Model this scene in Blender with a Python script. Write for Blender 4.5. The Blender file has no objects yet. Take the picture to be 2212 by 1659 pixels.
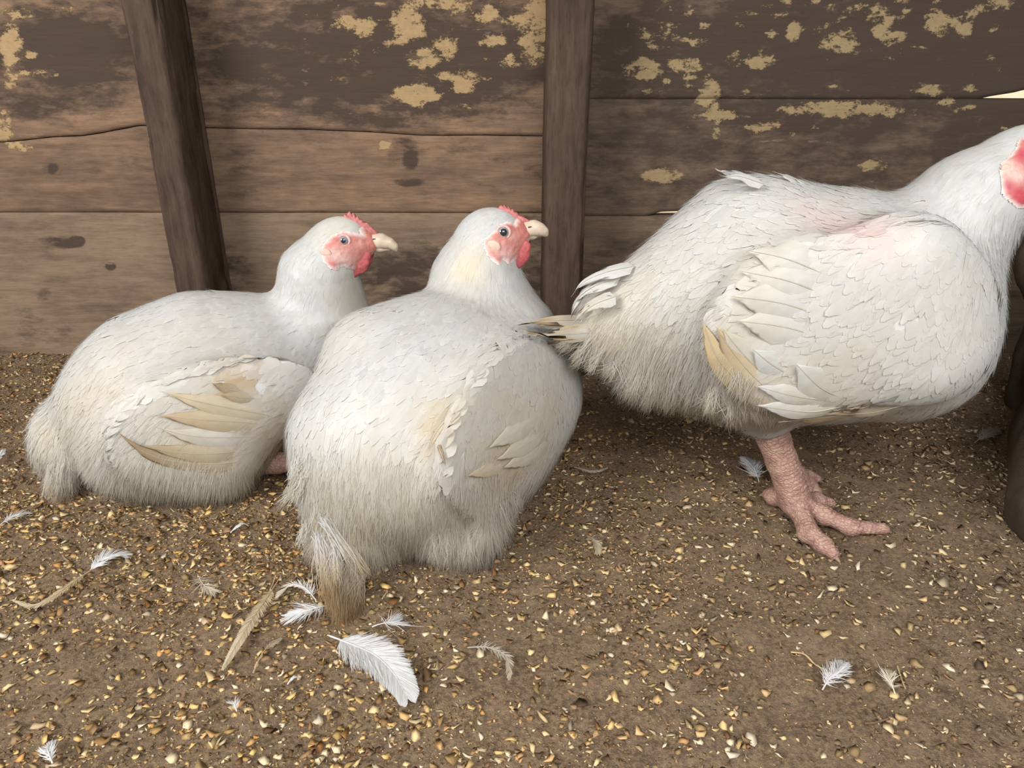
import bpy, bmesh, math, random
import numpy as np
from mathutils import Vector, Matrix

# ------------------------------------------------------------------ camera
F = 1600.0                       # focal length in pixels of the 2212 x 1659 frame
CX, CY = 1106.0, 829.5
H = 0.45
PITCH = math.radians(24.0)
CP, SP = math.cos(PITCH), math.sin(PITCH)
scene = bpy.context.scene
col = scene.collection

cam_d = bpy.data.cameras.new('camera')
cam_d.sensor_width = 36.0
cam_d.lens = F / 2212.0 * 36.0
cam_d.clip_start = 0.01
cam = bpy.data.objects.new('camera', cam_d)
cam.location = (0, 0, H)
cam.rotation_euler = (math.pi / 2 - PITCH, 0, 0)
col.objects.link(cam)
scene.camera = cam

# ------------------------------------------------------------------ daylight
world = bpy.data.worlds.new('daylight'); scene.world = world
world.use_nodes = True
bg = world.node_tree.nodes['Background']
bg.inputs[0].default_value = (0.86, 0.93, 1.0, 1)
bg.inputs[1].default_value = 0.48

def area_light(name, loc, target, size_x, size_y, power, color):
    d = bpy.data.lights.new(name, 'AREA'); d.shape = 'RECTANGLE'
    d.size = size_x; d.size_y = size_y; d.energy = power; d.color = color
    o = bpy.data.objects.new(name, d); o.location = loc
    o.rotation_euler = (Vector(target) - Vector(loc)).to_track_quat('-Z', 'Y').to_euler()
    col.objects.link(o)
    return o
# the open doorway of the shed, to the front left of the birds
area_light('doorway_daylight', (-1.45, -0.55, 1.30), (0.0, 0.80, 0.1), 0.9, 0.8, 48.0, (1.0, 0.985, 0.96))
# the open front of the shed behind the camera
area_light('front_daylight', (0.35, -0.55, 1.05), (0.1, 0.5, 0.0), 1.0, 0.6, 21.0, (1.0, 0.98, 0.95))
# sunshine on the yard behind the plank wall
sd = bpy.data.lights.new('sun', 'SUN'); sd.energy = 6.0; sd.angle = 0.009; sd.color = (1.0, 0.93, 0.80)
so = bpy.data.objects.new('sun', sd); so.rotation_euler = (math.radians(-42), 0, 0); so.location = (0, 4, 5); col.objects.link(so)

scene.view_settings.view_transform = 'Standard'
scene.view_settings.look = 'None'
scene.view_settings.gamma = 1.0
scene.view_settings.use_curve_mapping = False
scene.view_settings.exposure = -0.02

rng = np.random.default_rng(7)
random.seed(7)

# ------------------------------------------------------------------ geometry of the view (authoring aid only)
def ray(px, py):
    x = (px - CX) / F; y = -(py - CY) / F
    return np.array([x, CP + y * SP, -SP + y * CP])
CAM = np.array([0.0, 0.0, H])
def at(px, py, Y):
    d = ray(px, py); return CAM + d * (Y / d[1])
def on_floor(px, py, z=0.0):
    d = ray(px, py); return CAM + d * ((z - H) / d[2])
def project(P):
    q = np.asarray(P, float) - CAM
    z = q[..., 1] * CP - q[..., 2] * SP
    yu = q[..., 1] * SP + q[..., 2] * CP
    return np.stack([CX + F * q[..., 0] / z, CY - F * yu / z], -1)

# ------------------------------------------------------------------ small helpers
def new_mesh_object(name, verts, faces, mat=None, parent=None, smooth=True, colors=None, normals=None):
    me = bpy.data.meshes.new(name)
    verts = np.asarray(verts, np.float32)
    if isinstance(faces, np.ndarray) and faces.ndim == 2:
        n, k = faces.shape
        me.vertices.add(len(verts)); me.vertices.foreach_set('co', verts.ravel())
        me.loops.add(n * k); me.loops.foreach_set('vertex_index', faces.astype(np.int32).ravel())
        me.polygons.add(n)
        me.polygons.foreach_set('loop_start', np.arange(0, n * k, k, dtype=np.int32))
        me.polygons.foreach_set('loop_total', np.full(n, k, np.int32))
        me.update(calc_edges=True); me.validate()
    else:
        me.from_pydata([tuple(v) for v in verts], [], [tuple(f) for f in faces])
        me.update()
    if smooth:
        me.polygons.foreach_set('use_smooth', np.ones(len(me.polygons), bool))
    if colors is not None:
        a = me.color_attributes.new('Tint', 'FLOAT_COLOR', 'POINT')
        c = np.ones((len(verts), 4), np.float32); c[:, :3] = colors
        a.data.foreach_set('color', c.ravel())
    if normals is not None:
        me.normals_split_custom_set_from_vertices(np.asarray(normals, np.float32))
    if mat: me.materials.append(mat)
    o = bpy.data.objects.new(name, me); col.objects.link(o)
    if parent is not None:
        o.parent = parent
        o.matrix_parent_inverse = parent_matrix(parent).inverted()
    return o
def parent_matrix(o):
    m = Matrix.Translation(o.location) @ o.rotation_euler.to_matrix().to_4x4()
    if o.parent is not None: m = parent_matrix(o.parent) @ o.matrix_parent_inverse @ m
    return m
def tag(o, label=None, cat=None, group=None, kind=None):
    if label: o['label'] = label
    if cat: o['category'] = cat
    if group: o['group'] = group
    if kind: o['kind'] = kind
    return o
def empty(name, loc, parent=None):
    o = bpy.data.objects.new(name, None); o.location = Vector(loc); o.empty_display_size = 0.05
    col.objects.link(o)
    if parent is not None:
        o.parent = parent; o.matrix_parent_inverse = parent_matrix(parent).inverted()
    return o
def norm(v):
    v = np.asarray(v, float); return v / (np.linalg.norm(v, axis=-1, keepdims=True) + 1e-12)

_tab = np.random.default_rng(11).random((64, 64, 64)).astype(np.float32)
def vnoise(P):
    P = np.asarray(P, np.float64); i = np.floor(P).astype(int); f = P - i; f = f * f * (3 - 2 * f)
    r = 0
    for dx in (0, 1):
        for dy in (0, 1):
            for dz in (0, 1):
                w = (f[..., 0] if dx else 1 - f[..., 0]) * (f[..., 1] if dy else 1 - f[..., 1]) * (f[..., 2] if dz else 1 - f[..., 2])
                r = r + w * _tab[(i[..., 0] + dx) % 64, (i[..., 1] + dy) % 64, (i[..., 2] + dz) % 64]
    return r
def fbm(P, oct=4):
    s = 0; a = 0.5; P = np.asarray(P, float)
    for k in range(oct):
        s = s + a * vnoise(P); P = P * 2.03 + 17.3; a *= 0.5
    return s / (1 - 0.5 ** oct)

# ------------------------------------------------------------------ materials
class NT:
    def __init__(self, name):
        self.m = bpy.data.materials.new(name); self.m.use_nodes = True
        self.t = self.m.node_tree; self.t.nodes.clear()
        self.out = self.n('ShaderNodeOutputMaterial')
    def n(self, kind, **kw):
        x = self.t.nodes.new(kind)
        for k, v in kw.items(): setattr(x, k, v)
        return x
    def l(self, a, b): self.t.links.new(a, b)
    def noise(self, vec, scale, detail=5, rough=0.6):
        x = self.n('ShaderNodeTexNoise'); x.inputs['Scale'].default_value = scale
        x.inputs['Detail'].default_value = detail; x.inputs['Roughness'].default_value = rough
        self.l(vec, x.inputs['Vector']); return x.outputs['Fac']
    def mapping(self, vec, scale):
        x = self.n('ShaderNodeMapping'); x.inputs['Scale'].default_value = scale
        self.l(vec, x.inputs['Vector']); return x.outputs[0]
    def ramp(self, fac, stops):
        x = self.n('ShaderNodeValToRGB'); e = x.color_ramp.elements
        while len(e) < len(stops): e.new(0.5)
        for s, (p, c) in zip(e, stops):
            s.position = p; s.color = (*c, 1) if len(c) == 3 else c
        self.l(fac, x.inputs[0]); return x.outputs[0]
    def mix(self, fac, a, b, mode='MIX'):
        x = self.n('ShaderNodeMix', data_type='RGBA', blend_type=mode)
        for sock, v in ((x.inputs[0], fac), (x.inputs[6], a), (x.inputs[7], b)):
            if isinstance(v, (int, float)): sock.default_value = v
            elif isinstance(v, tuple): sock.default_value = (*v, 1)
            else: self.l(v, sock)
        return x.outputs[2]
    def math(self, op, a, b=0.0, c=0.0, clamp=False):
        x = self.n('ShaderNodeMath', operation=op, use_clamp=clamp)
        for s, v in zip(x.inputs, (a, b, c)):
            if isinstance(v, (int, float)): s.default_value = v
            else: self.l(v, s)
        return x.outputs[0]
    def bump(self, height, strength, dist=0.002):
        x = self.n('ShaderNodeBump'); x.inputs['Strength'].default_value = strength
        x.inputs['Distance'].default_value = dist; self.l(height, x.inputs['Height']); return x.outputs[0]
    def principled(self, color, rough=0.6, spec=0.3, normal=None, sss=0.0):
        p = self.n('ShaderNodeBsdfPrincipled')
        if isinstance(color, tuple): p.inputs['Base Color'].default_value = (*color, 1)
        else: self.l(color, p.inputs['Base Color'])
        if isinstance(rough, (int, float)): p.inputs['Roughness'].default_value = rough
        else: self.l(rough, p.inputs['Roughness'])
        p.inputs['Specular IOR Level'].default_value = spec
        if sss:
            p.inputs['Subsurface Weight'].default_value = sss
            p.inputs['Subsurface Scale'].default_value = 0.004
            p.inputs['Subsurface Radius'].default_value = (1.0, 0.35, 0.25)
        if normal is not None: self.l(normal, p.inputs['Normal'])
        return p
    def done(self, shader): self.l(shader.outputs[0], self.out.inputs[0]); return self.m
    def obj(self): return self.n('ShaderNodeTexCoord').outputs['Object']
    def geo(self): return self.n('ShaderNodeNewGeometry').outputs['Position']

def mat_feather():
    t = NT('feather_white')
    a = t.n('ShaderNodeAttribute', attribute_name='Tint').outputs['Color']
    nz = t.noise(t.geo(), 90.0, 4)
    c = t.mix(t.ramp(nz, [(0.3, (0, 0, 0)), (0.75, (1, 1, 1))]), a, t.mix(1.0, a, (0.95, 0.93, 0.88), 'MULTIPLY'))
    d = t.n('ShaderNodeBsdfDiffuse'); t.l(c, d.inputs[0])
    tr = t.n('ShaderNodeBsdfTranslucent'); t.l(c, tr.inputs[0])
    m = t.n('ShaderNodeMixShader'); m.inputs[0].default_value = 0.42
    t.l(d.outputs[0], m.inputs[1]); t.l(tr.outputs[0], m.inputs[2])
    g = t.n('ShaderNodeBsdfGlossy'); g.inputs['Roughness'].default_value = 0.5
    m2 = t.n('ShaderNodeMixShader'); m2.inputs[0].default_value = 0.03
    t.l(m.outputs[0], m2.inputs[1]); t.l(g.outputs[0], m2.inputs[2])
    return t.done(m2)
def mat_simple(name, color, rough=0.6, spec=0.3, nscale=60.0, var=0.25, bump=0.2, bdist=0.001, sss=0.0):
    t = NT(name)
    nz = t.noise(t.geo(), nscale, 5)
    lo = tuple(max(0, c * (1 - var)) for c in color); hi = tuple(min(1, c * (1 + var)) for c in color)
    c = t.ramp(nz, [(0.3, lo), (0.7, hi)])
    return t.done(t.principled(c, rough, spec, t.bump(nz, bump, bdist), sss))
def mat_tinted(name, rough=0.8, var=(0.8, 0.78, 0.75), scale=300.0, spec=0.2):
    t = NT(name)
    a = t.n('ShaderNodeAttribute', attribute_name='Tint').outputs['Color']
    nz = t.noise(t.geo(), scale, 3)
    c = t.mix(nz, a, t.mix(1.0, a, var, 'MULTIPLY'))
    return t.done(t.principled(c, rough, spec))
def mat_body():
    return mat_simple('under_down', (0.54, 0.535, 0.515), 0.9, 0.05, 120, 0.06, 0.1)
def mat_face():
    t = NT('red_face_skin')
    a = t.n('ShaderNodeAttribute', attribute_name='Tint').outputs['Color']
    nz = t.noise(t.geo(), 420.0, 4)
    c = t.mix(nz, a, t.mix(1.0, a, (0.80, 0.62, 0.60), 'MULTIPLY'))
    return t.done(t.principled(c, 0.55, 0.3, t.bump(nz, 0.35, 0.001), 0.15))
def mat_shank():
    t = NT('pink_scaled_skin')
    p = t.obj()
    nz = t.noise(p, 90.0, 5)
    v = t.n('ShaderNodeTexVoronoi', feature='DISTANCE_TO_EDGE'); v.inputs['Scale'].default_value = 230.0
    t.l(t.mapping(p, (0.8, 0.8, 1.5)), v.inputs['Vector'])
    c = t.ramp(nz, [(0.25, (0.24, 0.14, 0.11)), (0.5, (0.42, 0.25, 0.20)), (0.75, (0.50, 0.36, 0.27))])
    e = t.ramp(v.outputs['Distance'], [(0.0, (0.62, 0.56, 0.5)), (0.12, (1, 1, 1))])
    c = t.mix(0.6, c, e, 'MULTIPLY')
    return t.done(t.principled(c, 0.5, 0.35, t.bump(t.ramp(v.outputs['Distance'], [(0, (0, 0, 0)), (0.18, (1, 1, 1))]), 0.5, 0.0012), 0.1))

M = {}
M['feather'] = mat_feather()
M['body'] = mat_body()
M['face'] = mat_face()
M['comb'] = mat_simple('red_comb', (0.50, 0.175, 0.165), 0.55, 0.25, 260, 0.3, 0.5, 0.001, 0.2)
M['wattle'] = mat_simple('red_wattle', (0.46, 0.105, 0.11), 0.55, 0.25, 300, 0.25, 0.4, 0.001, 0.2)
M['earlobe'] = mat_simple('pale_earlobe', (0.66, 0.46, 0.37), 0.5, 0.3, 200, 0.12, 0.3, 0.001, 0.2)
M['beak'] = mat_simple('horn_beak', (0.56, 0.45, 0.34), 0.42, 0.4, 120, 0.15, 0.15, 0.0006, 0.1)
M['nostril'] = mat_simple('dark_nostril', (0.09, 0.05, 0.04), 0.7, 0.2)
M['iris'] = mat_simple('grey_iris', (0.27, 0.245, 0.245), 0.12, 0.6, 500, 0.25, 0.0)
M['pupil'] = mat_simple('dark_pupil', (0.018, 0.018, 0.024), 0.06, 0.7, 500, 0.1, 0.0)
M['eyelid'] = mat_simple('pale_eyelid', (0.62, 0.40, 0.36), 0.5, 0.3, 300, 0.12, 0.3)
M['shank'] = mat_shank()
M['claw'] = mat_simple('brown_claw', (0.27, 0.18, 0.12), 0.5, 0.4, 150, 0.3, 0.1)

# ------------------------------------------------------------------ implicit surfaces
def smin(a, b, k):
    h = np.clip(0.5 + 0.5 * (b - a) / k, 0, 1)
    return b + (a - b) * h - k * h * (1 - h)
class Blob:
    """a smooth union of round cones and ellipsoids"""
    def __init__(self): self.pr = []
    def cone(self, p0, r0, p1, r1, k=0.03):
        self.pr.append(('c', np.asarray(p0, np.float32), r0, np.asarray(p1, np.float32), r1, k)); return self
    def ball(self, p, r, k=0.03): return self.cone(p, r, np.asarray(p) + [0, 0, 1e-4], r, k)
    def ell(self, c, rad, yaw=0.0, pitch=0.0, roll=0.0, k=0.03):
        Rm = np.array((Matrix.Rotation(math.radians(yaw), 3, 'Z') @ Matrix.Rotation(math.radians(-pitch), 3, 'Y') @ Matrix.Rotation(math.radians(roll), 3, 'X')), np.float32)
        self.pr.append(('e', np.asarray(c, np.float32), np.asarray(rad, np.float32), Rm, k)); return self
    def __call__(self, P):
        P = np.asarray(P, np.float32); out = None
        for q in self.pr:
            if q[0] == 'c':
                _, a, ra, b, rb, k = q
                ba = b - a; pa = P - a
                h = np.clip((pa @ ba) / (ba @ ba), 0, 1)
                d = np.linalg.norm(pa - h[..., None] * ba, axis=-1) - (ra + (rb - ra) * h)
            else:
                _, c, rad, Rm, k = q
                l = (P - c) @ Rm
                k0 = np.linalg.norm(l / rad, axis=-1); k1 = np.linalg.norm(l / (rad * rad), axis=-1)
                d = k0 * (k0 - 1) / (k1 + 1e-9)
            out = d if out is None else smin(out, d, k)
        return out
    def grad(self, P, e=0.0012):
        P = np.asarray(P, np.float32)
        g = np.stack([self(P + np.eye(3, dtype=np.float32)[i] * e) - self(P - np.eye(3, dtype=np.float32)[i] * e) for i in range(3)], -1)
        return norm(g)
    def project(self, P, off=0.0, it=2):
        P = np.asarray(P, float)
        for _ in range(it):
            P = P - (self(P) - off)[..., None] * self.grad(P)
        return P
    def bbox(self, pad):
        lo, hi = [], []
        for q in self.pr:
            if q[0] == 'c':
                lo += [q[1] - q[2], q[3] - q[4]]; hi += [q[1] + q[2], q[3] + q[4]]
            else:
                m = np.sqrt(((q[3] * q[2]) ** 2).sum(1)); lo.append(q[1] - m); hi.append(q[1] + m)
        return np.min(lo, 0) - pad, np.max(hi, 0) + pad
    def hit(self, px, py, off=0.0):
        d = norm(ray(px, py)); t = 0.2
        for _ in range(90):
            s = float(self(CAM + d * t)) - off
            if s < 0.0004: break
            t += s * 0.8
            if t > 2.0: return None
        return CAM + d * t

def surface_nets(fn, lo, hi, h, off=0.0):
    n = np.ceil((np.asarray(hi) - lo) / h).astype(int) + 1
    ax = [np.float32(lo[i]) + h * np.arange(n[i], dtype=np.float32) for i in range(3)]
    V = np.empty(n, np.float32)
    for i in range(n[0]):
        g = np.stack(np.meshgrid(ax[0][i:i + 1], ax[1], ax[2], indexing='ij'), -1)
        V[i] = fn(g)[0] - off
    c = tuple(n - 1)
    acc = np.zeros(c + (3,), np.float32); cnt = np.zeros(c, np.int32)
    def sl(o): return V[o[0]:o[0] + c[0], o[1]:o[1] + c[1], o[2]:o[2] + c[2]]
    corners = [(x, y, z) for x in (0, 1) for y in (0, 1) for z in (0, 1)]
    for a in corners:
        for d in range(3):
            if a[d] == 0:
                b = list(a); b[d] = 1
                va, vb = sl(a), sl(b); m = (va < 0) != (vb < 0)
                t = va[m] / (va[m] - vb[m])
                p = np.tile(np.array(a, np.float32), (len(t), 1)); p[:, d] += t
                acc[m] += p; cnt[m] += 1
    m = cnt > 0
    idx = -np.ones(c, np.int64); idx[m] = np.arange(m.sum())
    cell = np.argwhere(m)
    verts = (cell + acc[m] / cnt[m][:, None]) * h + np.asarray(lo)
    quads = []
    for d in range(3):
        e1, e2 = [(1, 2), (2, 0), (0, 1)][d]
        s = [slice(1, c[i]) for i in range(3)]; s[d] = slice(0, c[d])
        sa = list(s); sb = list(s); sb[d] = slice(1, c[d] + 1)
        va, vb = V[tuple(sa)], V[tuple(sb)]
        mm = (va < 0) != (vb < 0)
        g = np.argwhere(mm) + np.array([q.start for q in s])
        inside = va[mm] < 0
        def I(o1, o2):
            q = g.copy(); q[:, e1] -= o1; q[:, e2] -= o2
            return idx[q[:, 0], q[:, 1], q[:, 2]]
        Q = np.stack([I(1, 1), I(0, 1), I(0, 0), I(1, 0)], 1)
        Q[~inside] = Q[~inside][:, ::-1]
        quads.append(Q)
    return verts, np.concatenate(quads)
def blob_object(name, blob, h, mat, parent=None, off=0.0, colors=None):
    lo, hi = blob.bbox(h * 3)
    v, f = surface_nets(blob, lo, hi, h, off)
    v = blob.project(v, off, 1)
    return new_mesh_object(name, v, f, mat, parent, True, colors(v) if callable(colors) else colors)

# ------------------------------------------------------------------ feathers that follow a surface
def grow(field, P, T, L, nseg, lift, sway=None, start=-0.001, gravity=0.0, floor=None):
    """walk along the surface from P in direction T; returns paths, tangents and normals (N, nseg+1, 3)"""
    N = len(P); q = field.project(P, 0.0, 2); t = norm(T)
    path = np.zeros((N, nseg + 1, 3)); nn = np.zeros_like(path); tt = np.zeros_like(path)
    for k in range(nseg + 1):
        g = field.grad(q)
        t = t - (t * g).sum(-1, keepdims=True) * g
        if gravity: t = t + np.array([0, 0, -gravity])
        if sway is not None: t = t + sway / nseg
        t = norm(t - (t * g).sum(-1, keepdims=True) * g)
        u = k / nseg
        path[:, k] = q + g * (start + lift * u ** 1.6)[:, None] if not np.isscalar(lift) else q + g * (start + lift * u ** 1.6)
        nn[:, k] = g; tt[:, k] = t
        q = field.project(q + t * (L / nseg)[:, None], 0.0, 2)
    if floor is not None:
        z = path[..., 2]; path[..., 2] = np.where(z < floor, floor + 0.15 * (z - floor), z)
    return path, tt, nn

def vanes(path, tt, nn, W, tint, prof, nv=4, camber=0.10, ragged=0.07, tipround=0.28, edge_tint=None):
    N, K, _ = path.shape
    s = norm(np.cross(nn, tt))
    vv = np.linspace(-1, 1, nv + 1)
    us = np.linspace(0, 1, K)
    cut = 1 - tipround * vv[None, :] ** 2 - ragged * rng.random((N, nv + 1))
    # position along the path for every column
    up = np.clip(us[None, :, None] * cut[:, None, :], 0, 1) * (K - 1)
    i0 = np.minimum(np.floor(up).astype(int), K - 2); fr = (up - i0)[..., None]
    ar = np.arange(N)[:, None, None]
    def lerp(A): return A[ar, i0] * (1 - fr) + A[ar, i0 + 1] * fr
    c, sv, nv_ = lerp(path), lerp(s), lerp(nn)
    w = 0.5 * W[:, None, None] * prof(us)[None, :, None] * vv[None, None, :]
    V = c + sv * w[..., None] - nv_ * (camber * W[:, None, None] * prof(us)[None, :, None] * (vv ** 2)[None, None, :])[..., None]
    n1 = K * (nv + 1)
    base = np.arange(N)[:, None, None] * n1
    r = np.arange(K - 1)[:, None]; q = np.arange(nv)[None, :]
    a = r * (nv + 1) + q
    f = np.stack([a, a + nv + 1, a + nv + 2, a + 1], -1).reshape(1, -1, 4) + base.reshape(N, 1, 1)
    # normals : blend of surface normal and true normal
    du = np.gradient(V, axis=1); dv = np.gradient(V, axis=2)
    gn = norm(np.cross(du, dv)); gn = gn * np.sign((gn * nv_).sum(-1, keepdims=True) + 1e-9)
    nrm = norm(0.78 * nv_ + 0.22 * gn)
    C = np.broadcast_to(tint[:, None, None, :], V.shape).copy()
    if edge_tint is not None:
        wgt = (us ** 2)[None, :, None, None] * np.ones((N, 1, nv + 1, 1))
        C = C * (1 - wgt) + C * edge_tint[:, None, None, :] * wgt
    return V.reshape(-1, 3), f.reshape(-1, 4), C.reshape(-1, 3), nrm.reshape(-1, 3)

def strands(path, tt, nn, W, tint, tip_tint=None):
    N, K, _ = path.shape
    tw = rng.uniform(-0.9, 0.9, (N, 1, 1))
    s = norm(np.cross(nn, tt)); s = norm(s * np.cos(tw) + nn * np.sin(tw))
    us = np.linspace(0, 1, K); w = (1 - us ** 2 * 0.85)
    off = s * (0.5 * W[:, None] * w[None, :])[..., None]
    V = np.stack([path - off, path + off], 2)
    base = np.arange(N)[:, None, None] * (K * 2)
    a = (np.arange(K - 1) * 2)[:, None]
    f = np.concatenate([a, a + 2, a + 3, a + 1], 1)[None] + base
    C = np.broadcast_to(tint[:, None, None, :], V.shape).copy()
    if tip_tint is not None:
        wt = (us ** 1.5)[None, :, None, None]; C = C * (1 - wt) + tip_tint[:, None, None, :] * wt
    nr = np.broadcast_to(nn[:, :, None, :], V.shape)
    return V.reshape(-1, 3), f.reshape(-1, 4), C.reshape(-1, 3), nr.reshape(-1, 3)

def joined(parts):
    V, Fc, C, Nn, o = [], [], [], [], 0
    for v, f, c, n in parts:
        V.append(v); Fc.append(f + o); C.append(c); Nn.append(n); o += len(v)
    return np.concatenate(V), np.concatenate(Fc), np.concatenate(C), np.concatenate(Nn)

PROF_BODY = lambda u: np.interp(u, [0, 0.15, 0.45, 0.8, 1.0], [0.25, 0.7, 1.0, 0.95, 0.55])
PROF_HACKLE = lambda u: np.interp(u, [0, 0.2, 0.5, 0.85, 1.0], [0.5, 0.85, 1.0, 0.8, 0.45])
PROF_FLIGHT = lambda u: np.interp(u, [0, 0.08, 0.2, 0.7, 0.92, 1.0], [0.06, 0.25, 0.85, 1.0, 0.75, 0.2])

WHITE = np.array([0.735, 0.735, 0.73])
CREAM = np.array([0.71, 0.65, 0.53])
DIRTY = np.array([0.58, 0.45, 0.28])
BROWN = np.array([0.34, 0.235, 0.14])
PINK = np.array([0.86, 0.64, 0.60])

def sample_surface(v, f, n):
    tri = np.concatenate([f[:, [0, 1, 2]], f[:, [0, 2, 3]]])
    a, b, c = v[tri[:, 0]], v[tri[:, 1]], v[tri[:, 2]]
    ar = np.linalg.norm(np.cross(b - a, c - a), axis=1)
    k = rng.choice(len(tri), n, p=ar / ar.sum())
    r1 = np.sqrt(rng.random(n))[:, None]; r2 = rng.random(n)[:, None]
    return (1 - r1) * a[k] + r1 * (1 - r2) * b[k] + r1 * r2 * c[k]

def idw(P, C, vals, power=4.0):
    d = np.linalg.norm(P[:, None, :] - C[None], axis=-1) + 1e-4
    w = d ** -power; w /= w.sum(1, keepdims=True)
    return w @ vals

# ================================================================== THE SETTING
WALL_Y = 1.12
def wall_h(py): return at(CX, py, WALL_Y)[2]

def mat_wood(name, base, dark, pale, patch_col, upright=False):
    g = (lambda a, b_: (b_, b_, a)) if upright else (lambda a, b_: (a, a, b_))
    t = NT(name)
    p = t.geo()
    w = t.n('ShaderNodeAttribute', attribute_name='Tint')
    sep = t.n('ShaderNodeSeparateColor'); t.l(w.outputs['Color'], sep.inputs[0])
    patch, dark_tone, scuff = sep.outputs[0], sep.outputs[1], sep.outputs[2]
    grain = t.noise(t.mapping(p, g(8, 70)), 1.6, 7, 0.62)
    big = t.noise(t.mapping(p, g(2.2, 7)), 1.7, 4)
    fine = t.noise(t.mapping(p, g(30, 260)), 1.5, 4)
    mott = t.noise(t.mapping(p, g(1, 2.2)), 24, 8, 0.68)
    c = t.ramp(t.math('ADD', t.math('MULTIPLY', grain, 0.40), t.math('ADD', t.math('MULTIPLY', mott, 0.34), t.math('MULTIPLY', big, 0.36))), [(0.38, dark), (0.56, base), (0.74, pale)])
    c = t.mix(t.math('MULTIPLY', t.ramp(fine, [(0.5, (0, 0, 0)), (0.7, (1, 1, 1))]), 0.35), c, dark)
    # knots, stains and broad darker areas with a noisy outline
    sn = t.math('ADD', dark_tone, t.math('MULTIPLY', t.math('SUBTRACT', t.noise(t.mapping(p, g(9, 22)), 2.2, 8, 0.7), 0.5), 1.3))
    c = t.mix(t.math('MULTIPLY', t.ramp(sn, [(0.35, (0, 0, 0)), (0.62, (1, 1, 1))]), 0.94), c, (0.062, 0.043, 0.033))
    # flaked ochre plaster
    pn = t.math('ADD', patch, t.math('MULTIPLY', t.math('SUBTRACT', t.noise(t.mapping(p, (1, 1, 1.7)), 44, 10, 0.78), 0.5), 3.2))
    pm = t.ramp(pn, [(0.62, (0, 0, 0)), (0.80, (1, 1, 1))])
    c = t.mix(t.math('MULTIPLY', pm, 0.92), c, t.mix(t.noise(p, 140, 5), patch_col, tuple(0.6 * q for q in patch_col)))
    # pale scuffs, scratches and droppings
    sc = t.math('ADD', scuff, t.math('MULTIPLY', t.math('SUBTRACT', t.noise(t.mapping(p, g(40, 130)), 1.6, 6, 0.75), 0.5), 2.0))
    c = t.mix(t.math('MULTIPLY', t.ramp(sc, [(0.62, (0, 0, 0)), (0.85, (1, 1, 1))]), 0.5), c, (0.32, 0.24, 0.18))
    hgt = t.math('ADD', t.math('MULTIPLY', grain, 0.7), t.math('MULTIPLY', pm, 0.35))
    return t.done(t.principled(c, 0.85, 0.12, t.bump(hgt, 0.55, 0.0035)))
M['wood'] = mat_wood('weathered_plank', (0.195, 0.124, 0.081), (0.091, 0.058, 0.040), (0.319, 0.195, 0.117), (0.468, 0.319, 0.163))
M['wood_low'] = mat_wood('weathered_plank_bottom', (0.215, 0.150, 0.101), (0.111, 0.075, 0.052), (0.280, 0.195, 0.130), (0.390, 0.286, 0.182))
M['wood_dark'] = mat_wood('dark_plank', (0.140, 0.096, 0.068), (0.065, 0.046, 0.034), (0.195, 0.133, 0.088), (0.390, 0.280, 0.150))  # darker, greyer wood tone of the right bay
M['post'] = mat_wood('rough_post', (0.076, 0.049, 0.036), (0.026, 0.018, 0.014), (0.118, 0.078, 0.055), (0.2, 0.14, 0.09), True)

# where the plaster still sticks, where knots, stains and darker areas lie, where it is scuffed : (px, py, rx, ry, weight)
PATCH = [(880, 50, 36, 34, 1), (900, 206, 46, 20, 1.15), (1005, 188, 26, 12, 1.1), (915, 125, 36, 20, .9), (985, 165, 42, 14, .9), (1158, 65, 36, 75, .95),
         (1050, 36, 30, 24, .9), (1060, 85, 30, 14, .9), (745, 48, 22, 18, .9), (788, 58, 22, 26, .85), (962, 108, 26, 26, .9), (950, 8, 90, 14, .85),
         (832, 312, 12, 10, 1), (850, 90, 22, 12, .8), (690, 70, 24, 14, .55), (1120, 130, 40, 16, .7),
         (1390, 150, 40, 25, .85), (1480, 140, 34, 15, .95), (1535, 205, 22, 34, 1), (1550, 250, 44, 10, .9), (1548, 285, 10, 24, .9), (1430, 75, 50, 34, .68),
         (1505, 95, 20, 12, .8), (1715, 70, 14, 24, 1), (1810, 90, 50, 30, .8), (1905, 50, 24, 42, .85), (1935, 76, 30, 12, .9), (2030, 45, 36, 24, .9),
         (2084, 62, 16, 18, .95), (1645, 134, 26, 14, 1.05), (1600, 130, 50, 16, .55), (1820, 236, 128, 17, .95), (2015, 192, 46, 14, .9), (1645, 275, 34, 10, .95), (1430, 380, 42, 14, .95),
         (1890, 356, 32, 11, .9), (2150, 8, 44, 14, .85), (1660, 30, 60, 10, .6), (1990, 100, 40, 8, .6), (1445, 195, 36, 26, .5), (1850, 20, 60, 12, .6),
         (22, 100, 22, 40, 1), (22, 165, 16, 16, .9), (8, 275, 22, 34, .95), (45, 315, 30, 12, .85), (70, 160, 50, 9, .75), (120, 20, 90, 10, .5), (10, 20, 20, 20, .5)]
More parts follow.
